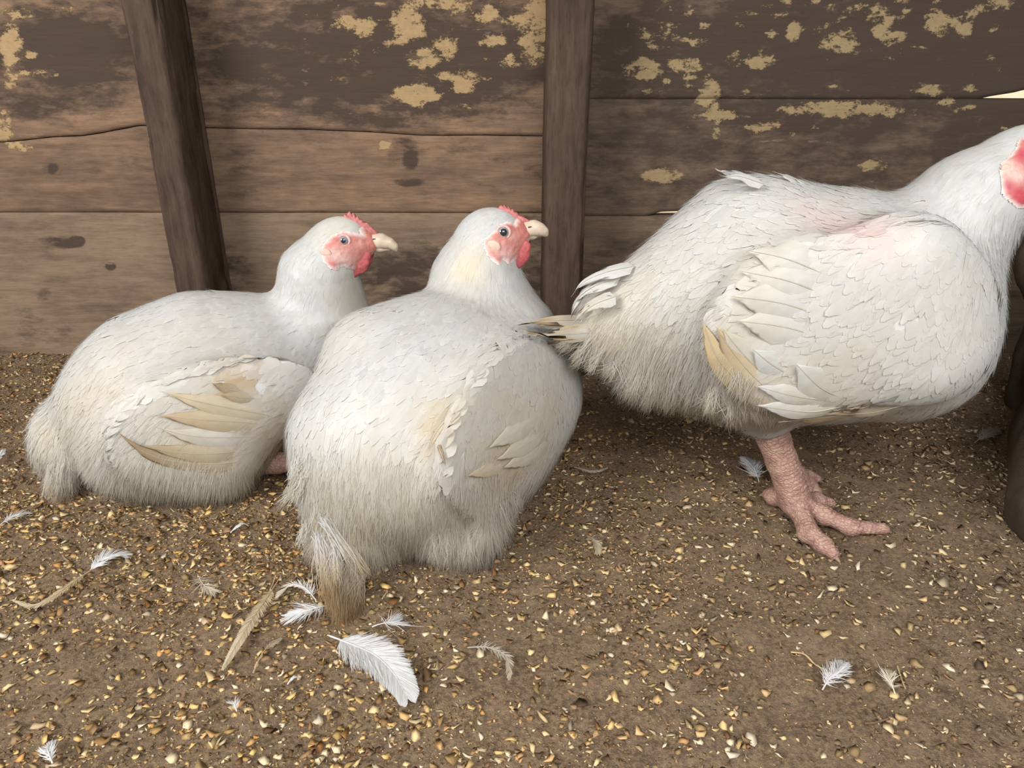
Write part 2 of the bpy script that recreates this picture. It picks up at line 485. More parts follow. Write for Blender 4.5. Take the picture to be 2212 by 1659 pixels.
DARK_TONE = [(165, 522, 17, 10, 1.1), (130, 522, 50, 14, .55), (240, 575, 12, 8, .8), (690, 240, 10, 7, 1.0), (885, 345, 16, 22, .75), (115, 365, 9, 8, 1.0), (880, 395, 30, 10, .6), (830, 595, 20, 18, .8), (140, 120, 210, 130, .60), (800, 130, 400, 130, .72), (1760, 150, 480, 170, .66), (1700, 350, 520, 130, .5), (230, 60, 160, 60, .5), (480, 250, 120, 40, .35), (250, 350, 90, 40, .35), (520, 330, 60, 120, .35), (760, 120, 110, 60, .5), (1000, 330, 130, 26, .35), (700, 380, 150, 14, .3), (1090, 400, 100, 30, .3), (100, 560, 60, 20, .35), (200, 640, 90, 16, .3), (95, 640, 16, 26, .5), (1130, 560, 60, 120, .5), (480, 600, 60, 60, .5), (150, 100, 110, 70, .8), (80, 210, 120, 50, .55), (420, 120, 60, 200, .5), (600, 60, 120, 90, .55), (700, 190, 130, 60, .45), (860, 140, 160, 120, .62),
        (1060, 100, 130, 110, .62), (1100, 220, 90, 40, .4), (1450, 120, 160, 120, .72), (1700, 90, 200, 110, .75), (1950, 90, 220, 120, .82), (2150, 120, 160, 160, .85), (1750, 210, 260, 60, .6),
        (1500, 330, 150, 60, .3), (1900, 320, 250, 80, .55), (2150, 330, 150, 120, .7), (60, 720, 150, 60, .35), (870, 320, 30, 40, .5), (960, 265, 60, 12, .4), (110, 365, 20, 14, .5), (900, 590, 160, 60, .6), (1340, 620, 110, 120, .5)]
SCUFF = [(600, 120, 90, 110, .34), (560, 70, 60, 30, .35), (330, 250, 14, 10, .6), (200, 235, 60, 30, .3), (120, 300, 60, 12, .5), (290, 540, 40, 24, .45), (150, 540, 30, 10, .3), (660, 160, 8, 90, .5), (740, 240, 50, 18, .4),
         (250, 585, 40, 14, .4), (1900, 300, 200, 120, .25), (1420, 200, 60, 50, .35), (1700, 60, 300, 60, .28), (2050, 120, 150, 60, .3), (240, 380, 50, 12, .3)]
_r = random.Random(5)
for (x0, x1, y0, y1, n) in [(640, 1170, 0, 240, 60), (1340, 2200, 0, 300, 110), (0, 120, 20, 330, 16)]:
    for _ in range(n):
        w = _r.uniform(4, 13); PATCH.append((_r.uniform(x0, x1), y0 + (y1 - y0) * _r.random() ** 1.4, w * _r.uniform(.8, 2.2), w * _r.uniform(.5, .9), _r.uniform(.5, .88)))
for _ in range(70): SCUFF.append((_r.uniform(0, 2212), _r.uniform(0, 640), _r.uniform(8, 50), _r.uniform(2, 6), _r.uniform(.4, .7)))
def wear_colors(V):
    q = project(V); out = np.zeros((len(V), 3), np.float32)
    for ch, lst in enumerate((PATCH, DARK_TONE, SCUFF)):
        m = np.zeros(len(V))
        for (x, y, rx, ry, w) in lst:
            d2 = ((q[:, 0] - x) / (rx * 1.25)) ** 2 + ((q[:, 1] - y) / (ry * 1.25)) ** 2
            m = np.maximum(m, w * np.exp(-d2 * d2 * 0.75))
        out[:, ch] = m
    return out

wall = empty('wall_back', (0, WALL_Y, 0)); tag(wall, kind='structure')
def plank(name, x0, x1, lower, upper, mat, depth=0.0, tilt=0.0):
    """a board with uneven sawn edges; lower / upper are functions of x"""
    step = 0.0055
    nx = int((x1 - x0) / step) + 1
    xs = np.linspace(x0, x1, nx)
    zl, zu = lower(xs), upper(xs)
    nz = max(4, int((zu - zl).max() / 0.0055) + 1)
    vv = np.linspace(0, 1, nz)
    X = np.repeat(xs[:, None], nz, 1); Z = zl[:, None] + (zu - zl)[:, None] * vv
    edge = np.minimum(vv, 1 - vv) * (zu - zl).max()
    Y = WALL_Y + depth + 0.0035 * (fbm(np.stack([X * 7, X * 0 + depth * 99, Z * 22], -1), 4) - 0.5) + tilt * (0.5 - vv)[None] \
        + 0.0012 * np.exp(-(edge / 0.0025) ** 2)[None]
    V = np.stack([X, Y, Z], -1).reshape(-1, 3)
    a = (np.arange(nx - 1)[:, None] * nz + np.arange(nz - 1)[None]).ravel()
    Fq = np.stack([a, a + nz, a + nz + 1, a + 1], 1)
    n0 = len(V)
    B = np.concatenate([np.stack([xs, np.full(nx, WALL_Y + 0.03 + depth), zl], 1), np.stack([xs, np.full(nx, WALL_Y + 0.03 + depth), zu], 1)])
    i = np.arange(nx - 1)
    fb = np.stack([n0 + i, n0 + i + 1, (i + 1) * nz, i * nz], 1)
    ft = np.stack([i * nz + nz - 1, (i + 1) * nz + nz - 1, n0 + nx + i + 1, n0 + nx + i], 1)
    fk = np.stack([n0 + nx + i, n0 + nx + i + 1, n0 + i + 1, n0 + i], 1)
    V = np.concatenate([V, B])
    return new_mesh_object(name, V, np.concatenate([Fq, fb, ft, fk]), mat, wall, True, wear_colors(V))
def wavy(z, amp, seed, pts=None):
    def f(x):
        r = z + amp * (fbm(np.stack([x * 6, x * 0 + seed, x * 0 + 3.3], -1), 4) - 0.5) * 2
        if pts is not None: r = r + np.interp(x, [p[0] for p in pts], [p[1] for p in pts])
        return r
    return f
XL, XR = -1.15, 1.25
XM = at(1235, 300, WALL_Y)[0]
hA1, hA2 = wall_h(287), wall_h(460)
hB1, hB2 = wall_h(214), wall_h(467)
def xpx(px, py): return at(px, py, WALL_Y)[0]
# the split between the two upper boards of the left bays runs unevenly
crack = [(XL, -0.006), (xpx(0, 300), -0.012), (xpx(40, 305), -0.010), (xpx(110, 298), -0.005), (xpx(180, 294), -0.003), (xpx(230, 285), 0.002), (xpx(300, 272), 0.010), (xpx(450, 275), 0.007), (xpx(650, 276), 0.006), (xpx(800, 284), 0.002), (xpx(900, 290), -0.002), (xpx(1180, 293), -0.004)]
e1 = wavy(hA1, 0.0015, 1.0, crack)
e2 = wavy(hA2, 0.0012, 2.0)
plank('plank', XL, XM, wavy(-0.03, 0.0, 0), lambda x: e2(x) - 0.0002, M['wood_low'], 0.0010, 0.001)
plank('plank', XL, XM, lambda x: e2(x), lambda x: e1(x) - 0.0012, M['wood'], 0.0, 0.0)
plank('plank', XL, XM, lambda x: e1(x), wavy(0.565, 0.001, 5.0), M['wood'], -0.0012, 0.0)
plank('plank', XL, XM, wavy(0.567, 0.001, 5.0), wavy(0.92, 0.001, 6.0), M['wood'], 0.001, 0.0)
plank('plank', XL, XM, wavy(0.922, 0.001, 6.0), wavy(1.34, 0.001, 7.0), M['wood'], 0.0, 0.0)
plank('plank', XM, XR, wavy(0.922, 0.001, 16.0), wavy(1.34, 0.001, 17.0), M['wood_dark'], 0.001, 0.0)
gap_mid = [(xpx(1392, 467), 0), (xpx(1404, 467), 0.0012), (xpx(1425, 467), 0.0062), (xpx(1500, 467), 0.0080), (xpx(1560, 467), 0.002), (xpx(1620, 467), 0)]
gap_top = [(xpx(2118, 214), 0), (xpx(2140, 214), 0.0035), (xpx(2190, 210), 0.0085), (xpx(2212, 206), 0.012), (xpx(2300, 206), 0.014), (xpx(2400, 206), 0.002)]
f1 = wavy(hB1, 0.0012, 8.0); f2 = wavy(hB2, 0.0008, 9.0)
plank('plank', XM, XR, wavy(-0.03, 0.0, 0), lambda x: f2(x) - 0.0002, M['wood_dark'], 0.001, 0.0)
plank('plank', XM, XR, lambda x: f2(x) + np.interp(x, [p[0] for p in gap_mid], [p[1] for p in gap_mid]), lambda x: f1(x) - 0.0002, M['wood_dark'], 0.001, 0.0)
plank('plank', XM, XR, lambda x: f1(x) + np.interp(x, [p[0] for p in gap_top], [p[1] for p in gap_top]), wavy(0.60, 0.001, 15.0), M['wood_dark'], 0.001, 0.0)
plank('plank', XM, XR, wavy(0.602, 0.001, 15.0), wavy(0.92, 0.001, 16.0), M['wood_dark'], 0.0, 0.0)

plank('seam_backing', XL, XM, wavy(hA1 - 0.03, 0.0, 0), wavy(hA1 + 0.03, 0.0, 0), M['wood'], 0.034)  # backing strips added behind both seams so no sky light shows through
plank('seam_backing', XL, XM, wavy(hA2 - 0.03, 0.0, 0), wavy(hA2 + 0.03, 0.0, 0), M['wood'], 0.034)
def timber_post(name, xa, xb, yf, yb, z1, seed, lean=0.0):
    """a hewn square post: dense ring sections with knots, checks and worn corners"""
    nz, per = 150, 64
    zs = np.linspace(-0.03, z1, nz)
    cx, cy, hx, hy = (xa + xb) / 2, (yf + yb) / 2, (xb - xa) / 2, (yb - yf) / 2
    th = np.linspace(0, 2 * np.pi, per, endpoint=False)
    e = 0.32
    ux = np.sign(np.cos(th)) * np.abs(np.cos(th)) ** e; uy = np.sign(np.sin(th)) * np.abs(np.sin(th)) ** e
    Z = np.repeat(zs[:, None], per, 1)
    w = 1 + 0.10 * (fbm(np.stack([Z * 4, 0 * Z + seed, np.cos(th)[None] * 0.8 + 0 * Z], -1), 3) - 0.5)
    X = cx + ux[None] * hx * w + lean * Z; Y = cy + uy[None] * hy * w
    chk = fbm(np.stack([X * 95, Y * 95 + seed, Z * 5], -1), 4)
    cut = 0.006 * np.clip((chk - 0.60) / 0.1, 0, 1) + 0.003 * (fbm(np.stack([X * 30, Y * 30, Z * 12 + seed], -1), 4) - 0.5)
    X = X - cut * np.cos(th)[None]; Y = Y - cut * np.sin(th)[None]
    V = np.stack([X, Y, Z], -1).reshape(-1, 3)
    r = np.arange(nz - 1)[:, None] * per; q = np.arange(per)[None]; q2 = (q + 1) % per
    Fq = np.stack([r + q, r + q2, r + per + q2, r + per + q], -1).reshape(-1, 4)
    V = np.concatenate([V, [[cx, cy, z1]]]); top = len(V) - 1
    Ft = [(top, (nz - 1) * per + k, (nz - 1) * per + (k + 1) % per, top) for k in range(per)]
    me = new_mesh_object(name, V, [tuple(f) for f in Fq] + [(f[0], f[1], f[2]) for f in Ft], M['post'], None, True, None)
    a = me.data.color_attributes.new('Tint', 'FLOAT_COLOR', 'POINT')
    cc = np.zeros((len(V), 4), np.float32); cc[:, 3] = 1
    cc[:, 1] = 0.18 * vnoise(np.stack([V[:, 0] * 30, V[:, 1] * 30, V[:, 2] * 6 + seed], -1)); cc[:, 2] = 0.25
    a.data.foreach_set('color', cc.ravel())
    return me
PY = 1.025
tag(timber_post('wooden_post', at(368, 600, PY)[0], at(444, 600, PY)[0], PY, WALL_Y + 0.004, 0.80, 3.0),
    'rough brown wooden post behind the left sitting chicken', 'post', 'upright posts of the plank wall')
tag(timber_post('wooden_post', at(1174, 500, PY)[0], at(1266, 500, PY)[0], PY, WALL_Y + 0.004, 0.80, 9.0),
    'rough brown wooden post behind the beak of the middle chicken', 'post', 'upright posts of the plank wall')

def shed_sheet(name, corners, nseg):
    # corrugated roofing out of the frame, added to block sky light above the birds
    a, b_, c_, d_ = [np.array(q, float) for q in corners]
    V, Fc = [], []
    for i in range(nseg + 1):
        u = i / nseg; off = np.array([0, 0, 0.012 * math.sin(i * 1.57)])
        V += [a * (1 - u) + b_ * u + off, d_ * (1 - u) + c_ * u + off]
    for i in range(nseg): Fc.append((2 * i, 2 * i + 2, 2 * i + 3, 2 * i + 1))
    return new_mesh_object(name, V, Fc, M['tin'], None, False)
M['tin'] = mat_simple('dull_tin', (0.22, 0.19, 0.165), 0.6, 0.3, 20, 0.3, 0.1)
tag(shed_sheet('unseen_roof', [(-1.4, 0.30, 1.55), (1.4, 0.30, 1.55), (1.4, 1.35, 1.30), (-1.4, 1.35, 1.30)], 120), kind='structure')

# ------------------------------------------------------------------ floor of trodden litter
def ground_z(x, y):
    P = np.stack([x, y, x * 0], -1)
    return 0.010 * (fbm(P * 14, 3) - 0.5) + 0.005 * (fbm(P * 60 + 5, 3) - 0.5) + 0.004 * np.clip((y - 0.9) / 0.2, 0, 1)
def mat_soil():
    t = NT('trodden_litter_soil')
    p = t.geo()
    a = t.noise(p, 26, 8, 0.7); b = t.noise(p, 240, 8, 0.75); c3 = t.noise(p, 700, 4, 0.65)
    c = t.ramp(a, [(0.3, (0.074, 0.049, 0.031)), (0.5, (0.145, 0.099, 0.066)), (0.72, (0.235, 0.169, 0.117))])
    c = t.mix(t.ramp(b, [(0.42, (0, 0, 0)), (0.66, (0.900, 0.900, 0.900))]), c, (0.344, 0.240, 0.141))
    c = t.mix(t.ramp(c3, [(0.55, (0, 0, 0)), (0.75, (0.900, 0.900, 0.900))]), c, (0.067, 0.045, 0.029))
    h = t.math('ADD', t.math('MULTIPLY', b, 0.6), t.math('MULTIPLY', c3, 0.5))
    return t.done(t.principled(c, 0.95, 0.1, t.bump(h, 0.8, 0.003)))
M['soil'] = mat_soil()
M['yard'] = mat_simple('sunlit_sand', (0.62, 0.50, 0.36), 0.9, 0.1, 3, 0.15, 0.1)
tag(new_mesh_object('yard_ground', [(-12, 1.17, -0.04), (12, 1.17, -0.04), (12, 40, -0.04), (-12, 40, -0.04)], [(0, 1, 2, 3)], M['yard'], None, False), kind='structure')
gx = np.linspace(-1.2, 1.3, 300); gy = np.linspace(0.0, 1.16, 140)
GX, GY = np.meshgrid(gx, gy, indexing='ij')
GV = np.stack([GX, GY, ground_z(GX, GY)], -1).reshape(-1, 3)
ga = (np.arange(299)[:, None] * 140 + np.arange(139)[None]).ravel()
tag(new_mesh_object('floor', GV, np.stack([ga, ga + 140, ga + 141, ga + 1], 1), M['soil']), kind='structure')

M['flake'] = mat_tinted('grain_husk', 0.75, (0.72, 0.66, 0.58), 500.0, 0.25)
FLAKE_COLS = np.array([[0.60, 0.42, 0.17], [0.72, 0.54, 0.28], [0.50, 0.31, 0.13], [0.84, 0.70, 0.46], [0.30, 0.18, 0.085], [0.46, 0.24, 0.085], [0.66, 0.57, 0.42], [0.22, 0.14, 0.08]])
FLAKE_W = np.array([0.24, 0.20, 0.16, 0.11, 0.12, 0.05, 0.06, 0.06])
def litter(name, n, smin_, smax_, rim, label, dim, power=2.3):
    xy = np.stack([rng.uniform(-1.0, 1.05, n * 4), 0.26 + 0.87 * rng.random(n * 4)], 1)
    keep = (np.abs(xy[:, 0]) < 0.72 * (xy[:, 1] * CP + 0.18) + 0.10)
    dens = fbm(np.stack([xy[:, 0] * 9, xy[:, 1] * 9, xy[:, 0] * 0 + 2], -1), 3)
    side = np.clip((xy[:, 0] + 0.15) / 0.7, 0, 1)
    keep &= rng.random(n * 4) < np.clip(0.30 + 1.3 * (dens - 0.32), 0.16, 1) * (1 - 0.36 * side)
    xy = xy[keep][:n]; n = len(xy); side = side[keep][:n]
    s = smin_ + (smax_ - smin_) * rng.random(n) ** power
    th = np.linspace(0, 2 * np.pi, rim, endpoint=False)[None] + rng.uniform(0, 0.6, (n, rim))
    rad = s[:, None] * 0.5 * rng.uniform(0.55, 1.25, (n, rim))
    asp = rng.uniform(0.38, 1.0, n)[:, None]
    lx, ly = rad * np.cos(th), rad * np.sin(th) * asp
    curl = rng.uniform(-0.8, 1.3, n)[:, None]
    lz = curl * (lx ** 2) / (s[:, None]) * 1.2 + rng.normal(0, 0.05, (n, rim)) * s[:, None]
    thick = s * rng.uniform(0.02, 0.08, n)
    L = np.zeros((n, rim + 2, 3))
    L[:, :rim, 0], L[:, :rim, 1], L[:, :rim, 2] = lx, ly, lz
    L[:, rim, 2] = thick * 0.6; L[:, rim + 1, 2] = -thick * 0.6
    yaw = rng.uniform(0, 2 * np.pi, n); tl = rng.normal(0, 0.27, n); tr = rng.normal(0, 0.27, n)
    cy_, sy_ = np.cos(yaw), np.sin(yaw); ct, st = np.cos(tl), np.sin(tl); cr, sr = np.cos(tr), np.sin(tr)
    x, y, z = L[..., 0], L[..., 1], L[..., 2]
    y, z = y * ct[:, None] - z * st[:, None], y * st[:, None] + z * ct[:, None]
    x, z = x * cr[:, None] + z * sr[:, None], -x * sr[:, None] + z * cr[:, None]
    x, y = x * cy_[:, None] - y * sy_[:, None], x * sy_[:, None] + y * cy_[:, None]
    gz = ground_z(xy[:, 0], xy[:, 1])
    V = np.stack([x + xy[:, :1], y + xy[:, 1:], z + (gz + 0.16 * s * rng.uniform(0.0, 1.0, n))[:, None]], -1)
    k = np.arange(rim); k2 = (k + 1) % rim
    f = np.concatenate([np.stack([k, k2, np.full(rim, rim)], 1), np.stack([k2, k, np.full(rim, rim + 1)], 1)])
    Fq = (f[None] + np.arange(n)[:, None, None] * (rim + 2)).reshape(-1, 3)
    ci = rng.choice(len(FLAKE_COLS), n, p=FLAKE_W / FLAKE_W.sum())
    c = FLAKE_COLS[ci] * rng.uniform(0.55, 1.1, n)[:, None] * dim
    grey = c.mean(1, keepdims=True) * np.array([1.1, 0.98, 0.82]); c = c * (1 - 0.45 * side[:, None]) + grey * 0.45 * side[:, None]
    dull = (rng.random(n) < 0.45)[:, None]
    c = np.where(dull, c * np.array([0.46, 0.43, 0.41]), c)
    C = np.repeat(c * np.minimum(1.0, 0.80 / c.max(1))[:, None], rim + 2, 0)
    o = new_mesh_object(name, V.reshape(-1, 3), Fq, M['flake'], None, False, C)
    tag(o, label, 'litter', kind='stuff')
    return o
litter('grain_litter', 28000, 0.0034, 0.0118, 6, 'golden flakes of crushed grain and husk strewn over the floor', 1.5)
litter('litter_crumbs', 85000, 0.0013, 0.0048, 3, 'fine brown crumbs of bran between the flakes', 0.85, 2.0)

# ================================================================== THE CHICKENS
def in_poly(Q, poly):
    poly = np.asarray(poly, float); x, y = Q[:, 0], Q[:, 1]
    ins = np.zeros(len(Q), bool); dist = np.full(len(Q), 1e9)
    for (x0, y0), (x1, y1) in zip(poly, np.roll(poly, -1, 0)):
        c = ((y0 > y) != (y1 > y)) & (x < (x1 - x0) * (y - y0) / (y1 - y0 + 1e-9) + x0)
        ins ^= c
        d = np.array([x1 - x0, y1 - y0]); t = np.clip(((x - x0) * d[0] + (y - y0) * d[1]) / (d @ d), 0, 1)
        dist = np.minimum(dist, np.hypot(x - x0 - t * d[0], y - y0 - t * d[1]))
    return np.where(ins, dist, -dist)
def extrude_outline(name, pts, Y, half, mat, parent):
    """a fleshy blade in the plane of symmetry: outline px points, domed on both sides"""
    P = np.array([at(x, y, Y) for x, y in pts]); n = len(P); c = P.mean(0)
    V, Fc = [], []
    rings = [(1.0, 0.0), (0.9, 0.75), (0.6, 1.0)]
    for sgn in (-1, 1):
        for sc, o in rings:
            for p in P:
                q = c + (p - c) * sc; V.append([q[0], Y + sgn * half * o, q[2]])
    k = len(rings) * n
    for s in (0, 1):
        for r in range(len(rings) - 1):
            for i in range(n):
                a, b = s * k + r * n + i, s * k + r * n + (i + 1) % n
                Fc.append((a, b, b + n, a + n))
        Fc.append(tuple(s * k + (len(rings) - 1) * n + i for i in range(n)))
    for i in range(n):
        Fc.append((i, (i + 1) % n, k + (i + 1) % n, k + i))
    o = new_mesh_object(name, V, Fc, mat, parent, True)
    bm = bmesh.new(); bm.from_mesh(o.data); bmesh.ops.remove_doubles(bm, verts=bm.verts, dist=1e-6)
    bmesh.ops.recalc_face_normals(bm, faces=bm.faces); bm.to_mesh(o.data); bm.free()
    return o
def resample(P, K):
    P = np.asarray(P, float)
    # Catmull-Rom through the points
    Q = np.concatenate([[2 * P[0] - P[1]], P, [2 * P[-1] - P[-2]]]); out = []
    for i in range(1, len(Q) - 2):
        for t in np.linspace(0, 1, 12, endpoint=False):
            a, b, c, d = Q[i - 1], Q[i], Q[i + 1], Q[i + 2]
            out.append(0.5 * (2 * b + (c - a) * t + (2 * a - 5 * b + 4 * c - d) * t * t + (-a + 3 * b - 3 * c + d) * t ** 3))
    out.append(P[-1]); out = np.array(out)
    s = np.r_[0, np.cumsum(np.linalg.norm(np.diff(out, axis=0), axis=1))]
    return np.stack([np.interp(np.linspace(0, s[-1], K), s, out[:, j]) for j in range(3)], 1)

def quill_feather(name, path, nn, width, tint, tip, parent, nv=8, ragged=0.05, shaft_tint=(0.76, 0.71, 0.61), shaft_r=0.0007, prof=PROF_FLIGHT, camber=0.12, skew=0.0, tipround=0.22):
    """one long feather: a vane with ragged edge and a raised shaft"""
    K = len(path); tt = norm(np.gradient(path, axis=0)); s = norm(np.cross(nn, tt))
    p2 = path + s * (skew * width * np.linspace(0, 1, K) * (1 - np.linspace(0, 1, K)) * 4)[:, None] * 0
    tint, tip = np.asarray(tint), np.asarray(tip)
    v, f, c, n = vanes(p2[None], tt[None], nn[None], np.array([width]), tint[None], prof, nv, camber, ragged, tipround)
    us = np.repeat(np.linspace(0, 1, K), nv + 1)[:, None]
    c = tint * (1 - us ** 1.1) + tip * us ** 1.1
    c = c * (0.94 + 0.10 * rng.random((len(c), 1)))
    # shaft
    us1 = np.linspace(0, 1, K); r = shaft_r * (1 - 0.75 * us1)
    ring = []
    for a in (0, 2.1, 4.2):
        ring.append(path + nn * (0.0005 + np.cos(a) * r)[:, None] + s * (np.sin(a) * r)[:, None])
    R = np.stack(ring, 1); o = len(v)
    fs = []
    for k in range(K - 1):
        for j in range(3):
            fs.append((o + k * 3 + j, o + k * 3 + (j + 1) % 3, o + k * 3 + 3 + (j + 1) % 3, o + k * 3 + 3 + j))
    V = np.concatenate([v, R.reshape(-1, 3)]); Fq = np.concatenate([f, np.array(fs)])
    C = np.concatenate([c, np.tile(np.asarray(shaft_tint), (K * 3, 1))])
    return new_mesh_object(name, V, Fq, M['feather'], parent, True, C)

class Chicken:
    def __init__(self, name, label, base, blob, Yh, strokes, dirt, wing_poly, face, seed):
        self.b = blob; self.Yh = Yh; self.face_poly = face
        self.root = empty(name, base)
        tag(self.root, label, 'chicken', 'white broiler chickens')
        self.wing_poly = wing_poly
        b = blob
        lo, hi = b.bbox(0.012); lo[2] = max(lo[2], -0.012)
        v, f = surface_nets(b, lo, hi, 0.0038, -0.0019)
        v = b.project(v, -0.0019, 2)
        self.body = new_mesh_object('body', v, f, M['body'], self.root, True)
        self.v, self.f = v, f
        C, D, val = [], [], []
        for (x0, y0, x1, y1, L, W, fl, li) in strokes:
            p0, p1 = b.hit(x0, y0), b.hit(x1, y1)
            if p0 is None or p1 is None: print('stroke misses', name, x0, y0, x1, y1); continue
            C.append((p0 + p1) / 2); D.append(norm(p1 - p0)); val.append((L / 1000, W / 1000, fl, li / 1000))
        self.C, self.D, self.val = np.array(C), np.array(D), np.array(val)
        self.dirt = []
        for (x, y, r, colr, s) in dirt:
            p = b.hit(x, y)
            if p is not None: self.dirt.append((p, r, np.asarray(colr), s))
        self.plumage()
    def face_dist(self, P):
        Pm = np.array(P); Pm[:, 1] = 2 * self.Yh - Pm[:, 1]
        near = in_poly(project(P), self.face_poly); far = in_poly(project(Pm), self.face_poly)
        return np.where(P[:, 1] <= self.Yh, near, far)
    def tint(self, P, jitter=0.03):
        base = WHITE[None] * (1 + rng.normal(0, jitter, (len(P), 1)))
        base = np.clip(base, 0, 0.92)
        nz = fbm(P * 45, 3)
        low = np.clip((0.10 - P[:, 2]) / 0.12, 0, 1) * 0.62 * (0.4 + nz)
        base = base * (1 - low[:, None]) + CREAM * low[:, None]
        for p, r, c, s in self.dirt:
            d = np.linalg.norm(P - p, axis=1) / r
            w = np.clip(s * np.exp(-d * d) * (0.35 + 1.3 * nz), 0, 0.95)[:, None]
            base = base * (1 - w) + c * w
        return base
    def plumage(self):
        b = self.b
        lo = self.v[self.f].mean(1)
        A = np.linalg.norm(np.cross(self.v[self.f[:, 1]] - self.v[self.f[:, 0]], self.v[self.f[:, 3]] - self.v[self.f[:, 0]]), axis=1).sum()
        Mc = 140000
        P = sample_surface(self.v, self.f, Mc)
        P = P[(P[:, 2] > 0.004)]
        if len(self.face_poly): P = P[self.face_dist(P) < 4.0 + rng.normal(0, 1.5, len(P))]
        val = idw(P, self.C, self.val); T = idw(P, self.C, self.D)
        L, W, fl, li = val.T
        dens = Mc / A
        acc = rng.random(len(P)) < (7.5 / (L * W * 0.75)) / dens * (1 - 0.35 * fl)
        Pv, Tv, L, W, fl, li = P[acc], T[acc], L[acc], W[acc], fl[acc], li[acc]
        n = len(Pv)
        L = L * rng.uniform(0.75, 1.2, n); W = W * rng.uniform(0.8, 1.2, n)
        lift = li * rng.uniform(0.2, 0.75, n) * np.clip((W - 0.004) / 0.010, 0.12, 1)
        stray = rng.random(n) < 0.012; lift = np.where(stray, lift * 2.2, lift)
        sway = norm(rng.normal(0, 1, (n, 3))) * rng.uniform(0, 0.45, n)[:, None] * (1 + 1.2 * fl[:, None])
        path, tt, nn = grow(b, Pv, Tv, L, 5, lift, sway, -0.0010, 0.10, 0.001)
        tint = self.tint(path[:, 4])
        inw = np.zeros(n, bool)
        if self.wing_poly is not None:
            inw = (in_poly(project(Pv), self.wing_poly) > 0) & (Pv[:, 1] < self.Yh - 0.03)
        small = W < 0.011
        W = np.where(small, W * 1.35, W)
        parts, wparts = [], []
        for sel, prof in ((small & ~inw, PROF_HACKLE), (~small & ~inw, PROF_BODY), (inw, PROF_BODY)):
            if sel.sum() == 0: continue
            g = vanes(path[sel], tt[sel], nn[sel], W[sel], tint[sel], prof, 4, 0.05 if prof is PROF_HACKLE else 0.08, 0.0 if prof is PROF_HACKLE else 0.05, 0.12 if prof is PROF_HACKLE else 0.36)
            (wparts if prof is PROF_BODY and sel is inw or (sel is inw) else parts).append(g)
        # hair-like down where the coat is fluffy
        fl_all = val[:, 2]
        acc = rng.random(len(P)) < np.clip(fl_all, 0.02, 1) ** 1.2 * 0.80
        Ps = P[acc]; fs = fl_all[acc]; ns = len(Ps)
        Ls = np.clip(val[acc, 0], 0.008, 0.032) * rng.uniform(0.6, 1.35, ns)
        sway = norm(rng.normal(0, 1, (ns, 3))) * rng.uniform(0.1, 0.8, ns)[:, None]
        pth, t2, n2 = grow(b, Ps, T[acc], Ls, 3, val[acc, 3] * rng.uniform(0.5, 3.2, ns) * (0.5 + fs), sway, -0.001, 0.22, 0.0008)
        ti = self.tint(pth[:, 2], 0.06)
        parts.append(strands(pth, t2, n2, rng.uniform(0.00025, 0.0006, ns), ti))
        V, Fq, C, Nn = joined(parts)
        o = new_mesh_object('plumage', V, Fq, M['feather'], self.body, True, C, Nn)
        o['kind'] = 'stuff'
        self.wing = None
        if wparts:
            V, Fq, C, Nn = joined(wparts)
            self.wing = new_mesh_object('wing', V, Fq, M['feather'], self.root, True, C, Nn); self.wing['kind'] = 'stuff'
    def quill(self, pts, width, tint, tip, off=0.005, name='flight_feather', parent=None, K=16, up=None, **kw):
        P, N = [], []
        m = len(pts)
        for i, q in enumerate(pts):
            o = off * i / (m - 1) - 0.0035 * (1 - i / (m - 1))
            if len(q) == 3: p = at(*q)
            else:
                p = self.b.hit(q[0], q[1], 0.001)
                if p is None: p = at(q[0], q[1], P[-1][1] if P else self.Yh)
                p = p + self.b.grad(p[None])[0] * o
            P.append(p)
        P = resample(P, K)
        N = self.b.grad(P)
        view = norm(CAM - P); N = norm(N + 0.6 * view)
        tt = norm(np.gradient(P, axis=0)); N = norm(N - (N * tt).sum(-1, keepdims=True) * tt)
        return quill_feather(name, P, N, width, tint, tip, parent or self.wing or self.root, **kw)
    # ---- head parts
    def face(self, tints):
        b = self.b; Pc = np.array([at(x, y, self.Yh) for x, y in self.face_poly])
        lo = Pc.min(0) - [0.024, 0.05, 0.016]; hi = Pc.max(0) + [0.012, 0.05, 0.012]
        v, f = surface_nets(b, lo, hi, 0.0013, 0.0006)
        v = b.project(v, 0.0004, 1)
        d = self.face_dist(v)
        keep = (d > -3)[f].all(1)
        f = f[keep]; used = np.unique(f); re = -np.ones(len(v), int); re[used] = np.arange(len(used))
        v, f, d = v[used], re[f], d[used]
        nz = fbm(v * 260, 3)
        v = v + b.grad(v) * (0.0016 * (nz - 0.5) + 0.0010 * np.clip((d - 4) / 6, -1, 1))[:, None]
        C = np.tile(np.array([0.57, 0.235, 0.195]), (len(v), 1))
        vm = v.copy(); vm[:, 1] = np.where(v[:, 1] > self.Yh, 2 * self.Yh - v[:, 1], v[:, 1])
        q = project(vm)
        for (x, y, r, c, s) in tints:
            w = np.clip(s * np.exp(-((q[:, 0] - x) ** 2 + (q[:, 1] - y) ** 2) / r ** 2) * (0.55 + 0.9 * nz), 0, 1)[:, None]
            C = C * (1 - w) + np.array(c) * w
        e = np.clip(1 - (d - 1 + 9 * (nz - 0.5)) / 9, 0, 1)[:, None] ** 1.3
        C = C * (1 - e) + np.array([0.78, 0.70, 0.66]) * e
        o = new_mesh_object('face_skin', v, f, M['face'], self.body, True, C)
        o['label'] = 'bare red face skin'
